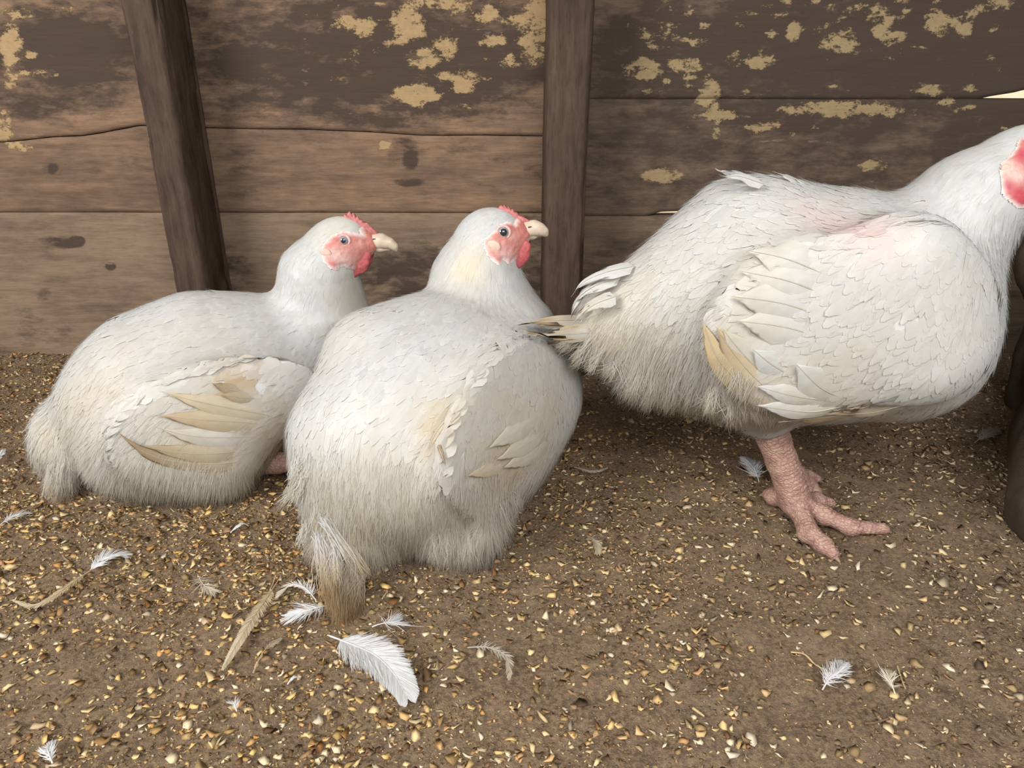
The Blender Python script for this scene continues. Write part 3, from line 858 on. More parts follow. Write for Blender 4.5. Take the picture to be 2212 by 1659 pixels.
    def eyes(self, px, py, r, pupil=0.42):
        for side in (-1, 1):
            p = self.b.hit(px, py)
            n = self.b.grad(p[None])[0]; n = norm(0.45 * n + 0.55 * np.array([0, -1, 0.05]))
            if side > 0: p = p * [1, -1, 1] + [0, 2 * self.Yh, 0]; n = n * [1, -1, 1]
            c = p - n * r * 0.50
            Rm = Vector(n).to_track_quat('Z', 'Y').to_matrix()
            def cap(name, a0, a1, rr, mat, parent, squash=1.0, tw=0.0, push=0.0):
                V, Fc = [], []; na, nb = 14, 28
                for i in range(na + 1):
                    a = a0 + (a1 - a0) * i / na
                    for j in range(nb):
                        bb = 2 * math.pi * j / nb
                        l = Vector((rr * math.sin(a) * math.cos(bb), rr * math.sin(a) * math.sin(bb), rr * math.cos(a) * squash + push))
                        V.append(np.array(Rm @ l) + c)
                for i in range(na):
                    for j in range(nb):
                        Fc.append((i * nb + j, (i + 1) * nb + j, (i + 1) * nb + (j + 1) % nb, i * nb + (j + 1) % nb))
                return new_mesh_object(name, V, Fc, mat, parent, True)
            eye = cap('eye', 0.001, 1.9, r, M['iris'], self.root)
            cap('pupil', 0.001, pupil, r * 1.012, M['pupil'], eye)
            # lid: a soft ring round the eye
            V, Fc = [], []; nb, nc = 36, 10
            for j in range(nb):
                bb = 2 * math.pi * j / nb
                for k in range(nc):
                    cc = 2 * math.pi * k / nc
                    R0 = r * 1.0; rr = r * 0.21 * (1 + 0.25 * math.sin(bb * 2 + 0.6))
                    l = Vector(((R0 + rr * math.cos(cc)) * math.cos(bb), (R0 + rr * math.cos(cc)) * math.sin(bb) * 0.94, rr * math.sin(cc) * 0.8 + r * 0.48))
                    V.append(np.array(Rm @ l) + c)
            for j in range(nb):
                for k in range(nc):
                    Fc.append((j * nc + k, ((j + 1) % nb) * nc + k, ((j + 1) % nb) * nc + (k + 1) % nc, j * nc + (k + 1) % nc))
            new_mesh_object('eyelid', V, Fc, M['eyelid'], eye, True)
    def beak(self, upper, lower, nostril):
        u = Blob()
        for (x0, y0, r0), (x1, y1, r1) in zip(upper, upper[1:]): u.cone(at(x0, y0, self.Yh), r0, at(x1, y1, self.Yh), r1, 0.007)
        ub = blob_object('beak', u, 0.0010, M['beak'], self.root)
        l = Blob()
        for (x0, y0, r0), (x1, y1, r1) in zip(lower, lower[1:]): l.cone(at(x0, y0, self.Yh), r0, at(x1, y1, self.Yh), r1, 0.003)
        blob_object('lower_beak', l, 0.0010, M['beak'], self.root)
        p = u.hit(*nostril)
        if p is not None:
            nb = Blob().cone(p + [-0.0014, 0.0002, 0], 0.0008, p + [0.0012, 0.0002, 0.0004], 0.0006)
            blob_object('nostril', nb, 0.00035, M['nostril'], ub)
    def wattles(self, p0, p1, r, gap=0.009):
        for s in (-1, 1):
            w = Blob()
            a, b_ = at(*p0, self.Yh), at(*p1, self.Yh)
            o = np.array([0, s * gap, 0])
            w.cone(a + o * 0.9, r * 0.7, (a + b_) / 2 + o, r, 0.006); w.cone((a + b_) / 2 + o, r, b_ + o, r * 0.62, 0.006)
            # flatten sideways
            lo, hi = w.bbox(0.004); v, f = surface_nets(w, lo, hi, 0.0011)
            cy = self.Yh + o[1]; v[:, 1] = cy + (v[:, 1] - cy) * 0.48
            v += norm(v - v.mean(0)) * (0.0022 * (fbm(v * 220, 3) - 0.5))[:, None]
            new_mesh_object('wattle', v, f, M['wattle'], self.root, True)
    def earlobe(self, px, py, rx, ry):
        for s in (-1, 1):
            p = self.b.hit(px, py)
            if s > 0: p = p * [1, -1, 1] + [0, 2 * self.Yh, 0]
            w = Blob().ell(p, (rx, 0.0019, ry), 0, 20 * -1)
            blob_object('earlobe', w, 0.0011, M['earlobe'], self.root)

def tuft(hen, starts, ends, n, c0, c1, w=(.0005, .0011), sag=0.0, soft=True):
    A = np.array(starts); B = np.array(ends)
    k = rng.integers(0, len(A), n); m = rng.integers(0, len(B), n)
    m = np.where(rng.random(n) < .85, (k * len(B)) // len(A), np.clip(k + rng.integers(-1, 2, n), 0, len(B) - 1))
    a = A[k] + rng.normal(0, .0025, (n, 3)); e = B[m] + rng.normal(0, .004, (n, 3)); e[:, 2] = np.maximum(e[:, 2], .002)
    u = np.linspace(0, 1, 9)[None, :, None]
    mid = (a + e) / 2 + rng.normal(0, .003, (n, 3)) + np.array([0, 0, sag])
    path = (1 - u) ** 2 * a[:, None] + 2 * u * (1 - u) * mid[:, None] + u ** 2 * e[:, None]
    path = path + 0.0012 * np.sin(u * rng.uniform(6, 14, (n, 1, 1)) + rng.uniform(0, 6, (n, 1, 1))) * norm(rng.normal(0, 1, (n, 1, 3)))
    tt = norm(np.gradient(path, axis=1)); nn = norm(CAM - path); nn = norm(nn - (nn * tt).sum(-1, keepdims=True) * tt)
    t0 = np.asarray(c0)[None] * rng.uniform(.85, 1.1, (n, 1)); t1 = np.asarray(c1)[None] * rng.uniform(.7, 1.25, (n, 1))
    g = strands(path, tt, nn, rng.uniform(*w, n), t0, t1)
    if soft:      # the locks shade like the coat they hang from
        sn = np.repeat(norm(hen.b.grad(path.reshape(-1, 3)) + np.array([0, 0, .25])), 2, 0); g = (g[0], g[1], g[2], sn)
    return g
# ------------------------------------------------------------------ left sitting bird
def make_blob1():
    b = Blob()
    b.ell(at(440, 835, .80), (.145, .116, .104), 22, 0, 0)
    b.cone(at(335, 862, .78), .092, at(172, 940, .755), .050)
    b.cone(at(430, 737, .80), .053, at(600, 735, .84), .054)
    b.ball(at(660, 850, .86), .100)
    b.cone(at(300, 965, .72), .052, at(470, 985, .72), .047)
    b.cone(at(160, 985, .745), .034, at(140, 1040, .735), .016, .02)
    b.cone(at(702, 668, .86), .053, at(690, 595, .86), .041)
    b.cone(at(690, 595, .86), .041, at(716, 545, .86), .030)
    b.ell(at(738, 526, .86), (.0345, .0235, .0325), 0, 8, 0, .015)
    b.cone(at(760, 530, .86), .0185, at(797, 528, .86), .0105, .010)
    c = b.hit(470, 890)
    b.ell(c + [0.006, 0.004, 0.0], (.105, .012, .052), 22, 10, 0, .040)
    return b
FACE1 = [(694, 545), (699, 527), (716, 510), (738, 500), (765, 503), (782, 508), (778, 494), (790, 486), (806, 494), (818, 504), (822, 522), (818, 545), (800, 556), (792, 566), (778, 584), (756, 580), (738, 574), (728, 584), (712, 578), (698, 562)]
S1 = [(740, 484, 700, 492, 7, 4, .1, .8), (700, 505, 660, 530, 9, 5, .1, 1), (675, 560, 650, 600, 15, 7, .1, 1.2), (640, 560, 618, 600, 15, 7, .1, 1.2), (730, 600, 715, 640, 15, 7, .15, 1.2), (775, 600, 785, 640, 14, 6, .2, 1.5),
      (660, 660, 610, 690, 22, 11, .05, 1.5), (740, 680, 720, 730, 22, 12, .05, 1.5), (640, 740, 570, 760, 26, 17, 0, 1.8), (530, 650, 440, 655, 26, 16, 0, 1.8), (420, 650, 340, 690, 28, 17, 0, 2), (520, 740, 420, 770, 30, 19, 0, 1.8),
      (330, 720, 250, 770, 28, 17, 0, 2), (220, 770, 150, 850, 28, 17, .1, 2), (300, 830, 220, 880, 28, 17, .1, 2), (130, 880, 95, 960, 26, 15, .35, 2.5), (200, 930, 160, 1000, 26, 14, .5, 3), (560, 850, 470, 870, 28, 18, 0, 2), (430, 850, 340, 880, 30, 18, .05, 2),
      (330, 920, 260, 960, 28, 15, .35, 2.5), (420, 1010, 400, 1060, 26, 10, .95, 4), (300, 1010, 290, 1050, 26, 10, .95, 4), (220, 990, 200, 1030, 24, 10, .8, 4), (150, 1000, 142, 1050, 26, 11, .8, 3), (510, 1000, 505, 1040, 24, 10, .95, 4), (560, 960, 480, 985, 28, 14, .3, 2)]
D1 = [(160, 900, .05, CREAM, .55), (120, 960, .045, CREAM, .6), (220, 860, .035, (.80, .68, .55), .45), (420, 930, .06, CREAM, .6), (540, 960, .05, DIRTY, .35), (500, 830, .022, (.66, .50, .32), .7), (470, 840, .012, DIRTY, .8), (420, 735, .04, CREAM, .25),
      (140, 1050, .02, DIRTY, .8), (330, 1050, .06, CREAM, .4), (760, 640, .025, CREAM, .5), (730, 490, .03, (.84, .79, .68), .6), (250, 760, .03, CREAM, .35), (610, 950, .04, DIRTY, .4)]
WING1 = [(640, 800), (660, 900), (600, 985), (440, 1000), (300, 960), (300, 880), (420, 820), (560, 780)]
b1 = make_blob1()
hen1 = Chicken('chicken', 'white chicken sitting furthest left, red comb raised, tan soiled wing feathers', (b1.pr[0][1][0], b1.pr[0][1][1], 0), b1, .86, S1, D1, WING1, FACE1, 1)
hen1.face([(720, 552, 18, (.74, .58, .52), .9), (744, 562, 24, (.70, .50, .46), .9), (758, 540, 14, (.62, .30, .26), .6), (775, 525, 12, (.70, .40, .34), .6), (735, 508, 16, (.62, .18, .16), .6), (718, 572, 10, (.58, .16, .17), .7), (800, 510, 12, (.62, .24, .2), .6)])
hen1.eyes(742, 520, .0066)
hen1.beak([(803, 521, .0090), (824, 521, .0076), (842, 526, .0048), (852, 533, .0027), (856, 541, .0009)], [(797, 535, .0060), (822, 535.5, .0048), (846, 537.5, .0018)], (808, 517))
hen1.wattles((793, 546), (768, 582), .0098, .0135)
hen1.earlobe(704, 546, .0065, .005)
o = extrude_outline('comb', [(746, 480), (740, 476), (741, 466), (745, 462), (748, 466), (751, 459), (755, 456), (758, 463), (762, 459), (766, 462), (768, 469), (773, 466), (777, 474), (783, 474), (787, 481), (793, 481), (804, 491), (817, 503), (812, 512), (797, 509), (779, 500), (765, 490)], .86, .0034, M['comb'], hen1.root)
for pts, w, c0, c1 in [([(625, 925), (520, 912), (430, 905), (332, 893)], .025, CREAM, (.62, .49, .31)), ([(615, 905), (540, 890), (434, 868), (352, 846)], .022, CREAM, (.74, .62, .44)),
                       ([(610, 960), (490, 978), (380, 975), (300, 955)], .024, CREAM, (.50, .38, .23)), ([(605, 975), (500, 1000), (380, 996), (310, 972), (258, 930)], .022, CREAM, (.38, .26, .14)),
                       ([(600, 940), (500, 945), (410, 940), (340, 920)], .024, WHITE, CREAM), ([(540, 850), (500, 842), (456, 826)], .012, CREAM, (.42, .29, .16)), ([(560, 862), (520, 858), (474, 850)], .012, CREAM, DIRTY)]:
    hen1.quill(pts, w, c0, c1, .005)
# the pink shank folded under the left bird
lg = Blob().cone(at(545, 1012, .735), .010, at(600, 1000, .735), .011, .008)
lg.cone(at(600, 1000, .735), .011, at(660, 990, .735), .010, .008)
lg.cone(at(660, 990, .735), .010, at(720, 1015, .73), .006, .008).cone(at(660, 990, .735), .010, at(725, 985, .755), .006, .008).cone(at(660, 990, .735), .010, at(715, 1040, .70), .006, .008)
blob_object('leg', lg, 0.0022, M['shank'], hen1.root)['label'] = 'pink scaly shank and toes'

def clumps(hen, name, spots, n, c0, c1, w=(.0003, .0007), spread=.006, per=4):
    # soft locks of down that hang from the belly: (start px, end px)
    P = []
    for (x0, y0), (x1, y1) in spots:
        p = hen.b.hit(x0, y0)
        if p is None: continue
        e = on_floor(x1, y1, .003)
        if e[1] > p[1] + .02: e = at(x1, y1, p[1])
        for _ in range(per):
            j = rng.normal(0, spread, 3); P.append((p + j * [1, .6, .8], e + j * [1.6, .6, .1] + [0, 0, .002]))
    parts = [tuft(hen, [p], [e], n, c0, c1, w) for p, e in P]
    V, Fq, C, Nn = joined(parts)
    o = new_mesh_object(name, V, Fq, M['feather'], hen.body, True, C, Nn); o['kind'] = 'stuff'
clumps(hen1, 'belly_fluff', [((130, 1000), (128, 1072)), ((150, 1010), (146, 1080)), ((140, 1020), (152, 1070)), ((122, 990), (112, 1052)), ((158, 1000), (166, 1058))], 40, (.71, .69, .63), (.71, .66, .57), (.0003, .0007), .006, 2)
clumps(hen1, 'tail_tip', [((138, 1030), (140, 1092)), ((126, 1020), (128, 1086)), ((150, 1035), (160, 1075))], 36, CREAM, BROWN * 1.3, (.0003, .0007), .004, 2)

# ------------------------------------------------------------------ middle bird, seen from behind
def make_blob2():
    b = Blob()
    b.ell(at(960, 905, .695), (.168, .116, .126), 52, 0, 0)
    b.cone(at(800, 765, .68), .044, at(940, 733, .73), .047)
    b.cone(at(775, 950, .635), .066, at(762, 1145, .597), .041, .02)
    b.cone(at(995, 980, .635), .062, at(1003, 1130, .602), .039, .02)
    b.ball(at(1130, 845, .75), .061)
    b.cone(at(1062, 702, .77), .064, at(1030, 598, .78), .042)
    b.cone(at(1030, 598, .78), .042, at(1050, 530, .78), .030)
    b.ell(at(1063, 512, .78), (.0345, .0235, .0315), 0, 4, 0, .015)
    b.cone(at(1085, 515, .78), .0185, at(1124, 507, .78), .0105, .010)
    c = b.hit(1080, 905)
    b.ell(c + [-0.006, 0.006, 0], (.085, .011, .055), 60, 18, 0, .045)
    return b
FACE2 = [(1045, 530), (1046, 516), (1058, 508), (1072, 495), (1083, 484), (1095, 479), (1112, 485), (1118, 470), (1130, 469), (1146, 478), (1153, 492), (1150, 512), (1142, 528), (1133, 540), (1116, 560), (1100, 570), (1088, 560), (1079, 573), (1064, 562), (1052, 548)]
S2 = [(1060, 465, 1025, 480, 7, 4, .1, .8), (1020, 490, 990, 530, 10, 5, .1, 1), (990, 570, 970, 620, 16, 7, .1, 1.2), (1060, 590, 1050, 640, 16, 7, .15, 1.2), (1110, 620, 1125, 670, 15, 7, .2, 1.3), (1000, 650, 960, 690, 20, 10, .05, 1.4), (1100, 690, 1090, 740, 20, 11, .05, 1.4), (1170, 710, 1190, 760, 20, 12, .05, 1.4),
      (900, 690, 830, 740, 26, 16, 0, 1.8), (800, 720, 745, 800, 26, 16, 0, 1.8), (700, 840, 675, 920, 26, 16, .05, 2), (860, 850, 800, 930, 28, 17, 0, 1.8), (960, 790, 890, 850, 28, 17, 0, 1.8), (1060, 790, 990, 850, 26, 16, 0, 1.8), (1160, 800, 1110, 860, 24, 16, 0, 1.8), (1230, 820, 1215, 890, 22, 15, .05, 1.8),
      (1150, 920, 1070, 960, 24, 16, .05, 2), (1010, 900, 940, 960, 28, 17, .05, 2), (1190, 960, 1130, 1010, 22, 14, .2, 2), (770, 980, 750, 1060, 30, 14, .45, 2.5), (680, 1000, 675, 1080, 28, 13, .5, 3), (860, 1000, 850, 1080, 30, 14, .5, 3), (960, 1010, 950, 1090, 30, 14, .5, 3), (1060, 1020, 1050, 1090, 28, 13, .55, 3),
      (740, 1130, 735, 1200, 30, 10, .9, 4), (820, 1150, 815, 1215, 30, 10, .9, 4), (980, 1140, 970, 1200, 28, 10, .9, 4), (1060, 1110, 1045, 1170, 26, 10, .9, 4), (1100, 1070, 1085, 1120, 24, 10, .8, 3.5)]
D2 = [(1010, 580, .022, (.84, .74, .56), .6), (1100, 920, .05, CREAM, .7), (1180, 900, .04, CREAM, .6), (1070, 990, .03, DIRTY, .45), (930, 920, .016, DIRTY, .85), (945, 965, .012, BROWN, .6), (925, 985, .010, DIRTY, .6), (960, 900, .03, CREAM, .5), (800, 1150, .06, CREAM, .6), (980, 1150, .06, CREAM, .55),
      (730, 1210, .028, DIRTY, .6), (760, 1190, .03, CREAM, .7), (1180, 960, .03, (.70, .6, .46), .5), (1100, 1030, .025, DIRTY, .5), (720, 740, .03, CREAM, .3), (700, 1060, .04, CREAM, .3), (870, 1040, .05, CREAM, .35)]
WING2 = [(960, 800), (1150, 790), (1250, 850), (1230, 950), (1150, 1000), (1050, 1010), (960, 970), (930, 880)]
b2 = make_blob2()
hen2 = Chicken('chicken', 'white chicken sitting in the middle with its rump and brown tail tuft towards the camera', (b2.pr[0][1][0], b2.pr[0][1][1], 0), b2, .78, S2, D2, WING2, FACE2, 2)
hen2.face([(1067, 532, 14, (.74, .54, .42), .9), (1092, 550, 20, (.66, .44, .42), .9), (1108, 510, 10, (.70, .44, .42), .7), (1095, 485, 14, (.55, .12, .14), .7), (1072, 565, 9, (.52, .15, .19), .7), (1135, 490, 12, (.5, .14, .13), .6), (1118, 535, 10, (.55, .26, .2), .6)])
hen2.eyes(1087, 502, .0068, .56)
hen2.beak([(1135, 496, .0088), (1154, 493, .0070), (1167, 496, .0046), (1176, 501, .0025), (1180, 507, .0009)], [(1128, 510, .0060), (1150, 508, .0044), (1170, 505.5, .0016)], (1145, 491))
hen2.wattles((1132, 527), (1108, 567), .0098, .0125)
hen2.earlobe(1066, 532, .0075, .006)
extrude_outline('comb', [(1082, 458), (1076, 454), (1077, 447), (1082, 443), (1086, 446), (1089, 442), (1093, 448), (1098, 446), (1102, 452), (1108, 451), (1111, 458), (1117, 459), (1121, 465), (1130, 468), (1147, 478), (1142, 486), (1125, 482), (1108, 472), (1096, 464)], .78, .0034, M['comb'], hen2.root)
PALE = (.73, .69, .60)
for pts, w, c0, c1 in [([(1195, 880), (1120, 930), (1045, 968)], .022, PALE, PALE), ([(1210, 915), (1140, 960), (1060, 993)], .022, PALE, CREAM), ([(1205, 940), (1150, 980), (1080, 1008)], .022, PALE, CREAM),
                       ([(955, 905), (942, 935), (932, 975)], .006, CREAM, DIRTY), ([(930, 930), (950, 970), (962, 1010)], .004, DIRTY, BROWN), ([(1130, 990), (1060, 1015), (1000, 1025)], .014, PALE, (.70, .58, .40))]:
    hen2.quill(pts, w, c0, c1, .0035)
# draggled brown tail tuft
st = [hen2.b.hit(x, y) for x, y in [(705, 1190), (725, 1205), (745, 1215), (765, 1222), (785, 1220)]]
en = [on_floor(x, y, z) for x, y, z in [(712, 1290, .02), (722, 1320, .012), (738, 1345, .003), (755, 1335, .003), (768, 1325, .004), (745, 1300, .012), (790, 1275, .012)]]
parts = [tuft(hen2, st, en, 1100, CREAM, (.50, .32, .15))]
st2 = [hen2.b.hit(x, y) for x, y in [(690, 1150), (720, 1170), (760, 1190), (700, 1120)]]
en2 = [on_floor(x, y, z) for x, y, z in [(705, 1250, .03), (725, 1255, .03), (760, 1250, .02), (790, 1240, .02)]]
parts.append(tuft(hen2, st2, en2, 420, WHITE, (.68, .54, .36)))
V, Fq, C, Nn = joined(parts)
o = new_mesh_object('tail_tuft', V, Fq, M['feather'], hen2.root, True, C, Nn); o['label'] = 'draggled brown tail tuft'

clumps(hen2, 'belly_fluff', [((1090, 1080), (1108, 1140)), ((1105, 1050), (1128, 1092)), ((660, 1030), (640, 1075)), ((655, 1060), (636, 1100)), ((668, 1090), (652, 1140)), ((675, 1130), (668, 1180)), ((648, 1000), (630, 1045)), ((830, 1170), (836, 1228)), ((800, 1180), (800, 1238)), ((940, 1150), (935, 1218)), ((990, 1150), (985, 1212))], 40, (.71, .69, .63), (.68, .61, .50), (.0003, .0007), .006, 2)

# ------------------------------------------------------------------ right standing bird
def make_blob3():
    b = Blob()
    b.ell(at(1760, 664, .70), (.162, .114, .117), 0, 0, 0)
    b.cone(at(1605, 575, .70), .085, at(1340, 700, .70), .044)
    b.cone(at(1500, 760, .69), .050, at(1400, 790, .69), .030)
    b.ball(at(1955, 738, .70), .080)
    b.cone(at(1640, 800, .655), .056, at(1655, 905, .665), .020, .025)
    b.cone(at(1640, 800, .755), .056, at(1650, 905, .765), .020, .025)
    b.cone(at(1968, 604, .70), .075, at(2092, 446, .70), .044)
    b.cone(at(2092, 446, .70), .044, at(2180, 372, .70), .034)
    b.ell(at(2222, 352, .70), (.036, .025, .035), 0, -12, 0, .015)
    b.cone(at(2240, 360, .70), .018, at(2290, 378, .70), .0105, .010)
    c = b.hit(1800, 700)
    b.ell(c + [0.01, 0.006, 0.005], (.115, .014, .066), 0, 12, 0, .048)
    b.cone(c + [0.095, 0.012, -0.03], .030, c + [0.06, 0.014, 0.05], .024, .05)
    return b
FACE3 = [(2162, 402), (2160, 374), (2165, 350), (2180, 338), (2194, 322), (2204, 298), (2240, 296), (2262, 325), (2290, 345), (2310, 370), (2300, 395), (2270, 405), (2250, 430), (2225, 448), (2198, 448), (2182, 436), (2168, 422)]
S3 = [(2190, 300, 2150, 310, 10, 5, .1, 1), (2110, 330, 2060, 370, 18, 7, .1, 1.3), (2150, 400, 2110, 440, 18, 7, .15, 1.3), (2060, 420, 2010, 470, 20, 8, .1, 1.5), (2120, 500, 2090, 560, 20, 8, .15, 1.5), (2160, 480, 2155, 540, 16, 7, .4, 2), (2010, 520, 1960, 560, 22, 10, .05, 1.6), (2060, 600, 2040, 670, 22, 12, .02, 1.5), (2120, 620, 2110, 690, 20, 11, .1, 1.5),
      (2100, 740, 2080, 810, 24, 15, 0, 1.5), (2020, 850, 1950, 890, 24, 15, .02, 1.6), (1920, 480, 1850, 490, 24, 12, .1, 2.5), (1840, 460, 1770, 455, 26, 15, .05, 3), (1690, 400, 1610, 400, 26, 15, .1, 3.2), (1600, 430, 1530, 470, 28, 16, .05, 3), (1750, 500, 1660, 500, 28, 17, .0, 3), (1520, 480, 1450, 540, 28, 16, .05, 2.5), (1430, 560, 1350, 610, 28, 15, .15, 2.5),
      (1500, 620, 1420, 680, 28, 15, .2, 2.5), (1310, 640, 1260, 680, 28, 12, .45, 3), (1350, 700, 1300, 760, 30, 10, .75, 4), (1270, 700, 1240, 750, 28, 9, .9, 5), (1420, 770, 1390, 820, 32, 10, .95, 5), (1490, 790, 1470, 840, 32, 10, .95, 5), (1560, 770, 1545, 830, 30, 11, .8, 4), (1600, 850, 1590, 890, 26, 9, .9, 4),
      (1960, 580, 1900, 620, 24, 14, .02, 2.5), (1990, 660, 1930, 700, 24, 15, .02, 2.8), (1880, 640, 1790, 660, 28, 18, 0, 3), (1900, 740, 1810, 760, 28, 18, 0, 2.8), (1740, 600, 1640, 590, 30, 19, 0, 3), (1740, 720, 1640, 720, 30, 19, 0, 2.5), (1900, 840, 1810, 850, 26, 16, .02, 2), (1760, 850, 1690, 850, 26, 16, .05, 2), (1880, 905, 1790, 915, 22, 13, .1, 1.8), (1640, 870, 1640, 905, 20, 9, .6, 3), (1960, 790, 1900, 810, 22, 14, .05, 3.5)]
D3 = [(1640, 610, .05, CREAM, .55), (1560, 760, .03, CREAM, .6), (1400, 680, .06, CREAM, .45), (1280, 700, .04, CREAM, .6), (1180, 720, .03, DIRTY, .5), (1500, 850, .04, CREAM, .55), (1640, 880, .03, DIRTY, .65), (1720, 905, .04, DIRTY, .5), (1850, 915, .05, (.70, .58, .40), .6), (1950, 900, .04, CREAM, .6), (1750, 830, .04, CREAM, .5), (1850, 780, .05, CREAM, .3),
      (1780, 470, .032, PINK, .42), (1850, 490, .025, PINK, .38), (1905, 540, .022, PINK, .35), (2095, 308, .012, (.85, .52, .45), .55), (2050, 333, .012, (.85, .52, .45), .55), (1830, 890, .02, DIRTY, .45), (1430, 830, .03, (.6, .52, .42), .5), (1320, 770, .03, CREAM, .5), (2060, 700, .05, CREAM, .25)]
WING3 = [(2000, 590), (2020, 700), (2010, 800), (1900, 860), (1700, 880), (1600, 840), (1570, 700), (1600, 570), (1780, 540), (1900, 560)]
b3 = make_blob3()
hen3 = Chicken('chicken', 'white chicken standing at the right, its head cut off by the frame', (b3.pr[0][1][0], b3.pr[0][1][1], 0), b3, .70, S3, D3, WING3, FACE3, 3)
hen3.face([(2176, 360, 17, (.74, .62, .52), 1.1), (2196, 378, 22, (.70, .54, .49), 1), (2180, 402, 12, (.50, .13, .17), 1), (2210, 335, 18, (.50, .08, .12), 1), (2205, 425, 24, (.52, .07, .10), 1)])
hen3.eyes(2238, 345, .0068)
hen3.beak([(2300, 372, .0092), (2322, 374, .0076), (2340, 382, .0048), (2350, 390, .0027), (2353, 400, .0009)], [(2292, 390, .0050), (2315, 393, .0042), (2338, 396, .0020)], (2304, 368))
hen3.wattles((2232, 412), (2205, 432), .0090)
hen3.earlobe(2174, 364, .0050, .0038)
extrude_outline('comb', [(2234, 278), (2226, 268), (2228, 252), (2236, 244), (2242, 254), (2249, 240), (2256, 252), (2264, 246), (2270, 262), (2279, 262), (2285, 276), (2295, 282), (2312, 308), (2324, 330), (2312, 338), (2287, 316), (2260, 296)], .70, .0036, M['comb'], hen3.root)
for pts, w, c0, c1 in [([(1790, 640), (1700, 606), (1600, 590)], .036, WHITE, PALE), ([(1790, 690), (1690, 655), (1580, 640)], .036, WHITE, PALE), ([(1790, 595), (1700, 560), (1620, 548)], .034, WHITE, PALE), ([(1790, 735), (1690, 705), (1590, 690)], .036, WHITE, PALE),
                       ([(1665, 893), (1610, 845), (1577, 804), (1548, 765), (1526, 692)], .024, DIRTY, (.70, .56, .34)), ([(1690, 870), (1630, 815), (1585, 760), (1545, 700)], .026, (.78, .68, .5), DIRTY), ([(1670, 822), (1625, 785), (1590, 745), (1560, 705)], .026, WHITE, CREAM), ([(1705, 812), (1665, 785), (1625, 750)], .022, WHITE, WHITE),
                       ([(1824, 866), (1770, 835), (1715, 780)], .030, CREAM, WHITE), ([(1790, 870), (1720, 855), (1630, 828)], .018, CREAM, WHITE), ([(1820, 885), (1745, 888), (1632, 868)], .020, CREAM, WHITE), ([(1870, 895), (1780, 900), (1680, 900)], .014, DIRTY, DIRTY), ([(1960, 880), (1880, 890), (1780, 885)], .012, CREAM, (.55, .42, .26))]:
    hen3.quill(pts, w, c0, c1, .0045)
for pts, w, c0, c1 in [([(1300, 690, .70), (1230, 692, .69), (1180, 695, .685), (1140, 706, .68)], .016, WHITE, DIRTY), ([(1310, 715, .68), (1240, 722, .672), (1190, 722, .668), (1145, 712, .666)], .018, WHITE, DIRTY), ([(1320, 730, .71), (1250, 740, .705), (1195, 745, .70), (1160, 728, .695)], .018, CREAM, DIRTY),
                       ([(1340, 600, .68), (1280, 620, .67), (1245, 650, .668), (1232, 690, .668)], .014, WHITE, (.74, .72, .68)), ([(1370, 575, .68), (1310, 588, .672), (1260, 610, .67), (1234, 642, .67)], .016, WHITE, WHITE), ([(1330, 640, .66), (1280, 660, .652), (1245, 690, .65), (1228, 715, .65)], .016, WHITE, CREAM),
                       ([(1340, 670, .72), (1270, 690, .715), (1215, 705, .712), (1160, 700, .71)], .018, WHITE, CREAM)]:
    pts = [(x - 38 * i / (len(pts) - 1), y, Y - .03 * i / (len(pts) - 1)) for i, (x, y, Y) in enumerate(pts)] if pts[-1][0] < 1200 else pts
    hen3.quill(pts, w, c0, c1, name='tail_feather', parent=hen3.root, ragged=.42, nv=12, tipround=.45, shaft_r=.0005)
for pts, w in [([(1640, 392, .68), (1590, 376, .676), (1560, 371, .675), (1544, 364, .675)], .012), ([(1650, 398, .66), (1600, 382, .655), (1568, 382, .652), (1552, 378, .65)], .012), ([(1740, 398, .69), (1700, 382, .685), (1668, 371, .684)], .012), ([(1900, 442, .70), (1870, 424, .696), (1838, 418, .695)], .010), ([(1908, 445, .69), (1880, 425, .685), (1855, 414, .684)], .009), ([(1888, 446, .68), (1850, 432, .677), (1822, 430, .676)], .010), ([(1760, 412, .69), (1735, 394, .687), (1712, 385, .686)], .010)]:
    hen3.quill(pts, w, WHITE, WHITE, name='back_feather', parent=hen3.root, ragged=.4, nv=10, shaft_r=.0004)
# ragged hanging fluff below the tail
pairs = [((1262, 715), (1205, 752)), ((1275, 735), (1240, 785)), ((1300, 755), (1275, 795)), ((1335, 775), (1315, 805)), ((1385, 805), (1360, 850)), ((1420, 815), (1395, 880)), ((1460, 820), (1440, 885)), ((1500, 830), (1490, 885)), ((1545, 840), (1530, 880)), ((1590, 860), (1585, 905))]
pairs = [(hen3.b.hit(*p), q) for p, q in pairs]
pairs = [(p, at(q[0], q[1], p[1] + 0.004)) for p, q in pairs if p is not None]
st, en = [p for p, q in pairs], [q for p, q in pairs]
V, Fq, C, Nn = joined([tuft(hen3, st, en, 1700, (.71, .69, .63), CREAM, (.0003, .0007), -.004), tuft(hen3, st[4:], [e + np.array([0, 0, -.008]) for e in en[4:]], 160, CREAM, BROWN, (.0004, .0008))])
new_mesh_object('vent_fluff', V, Fq, M['feather'], hen3.root, True, C, Nn)

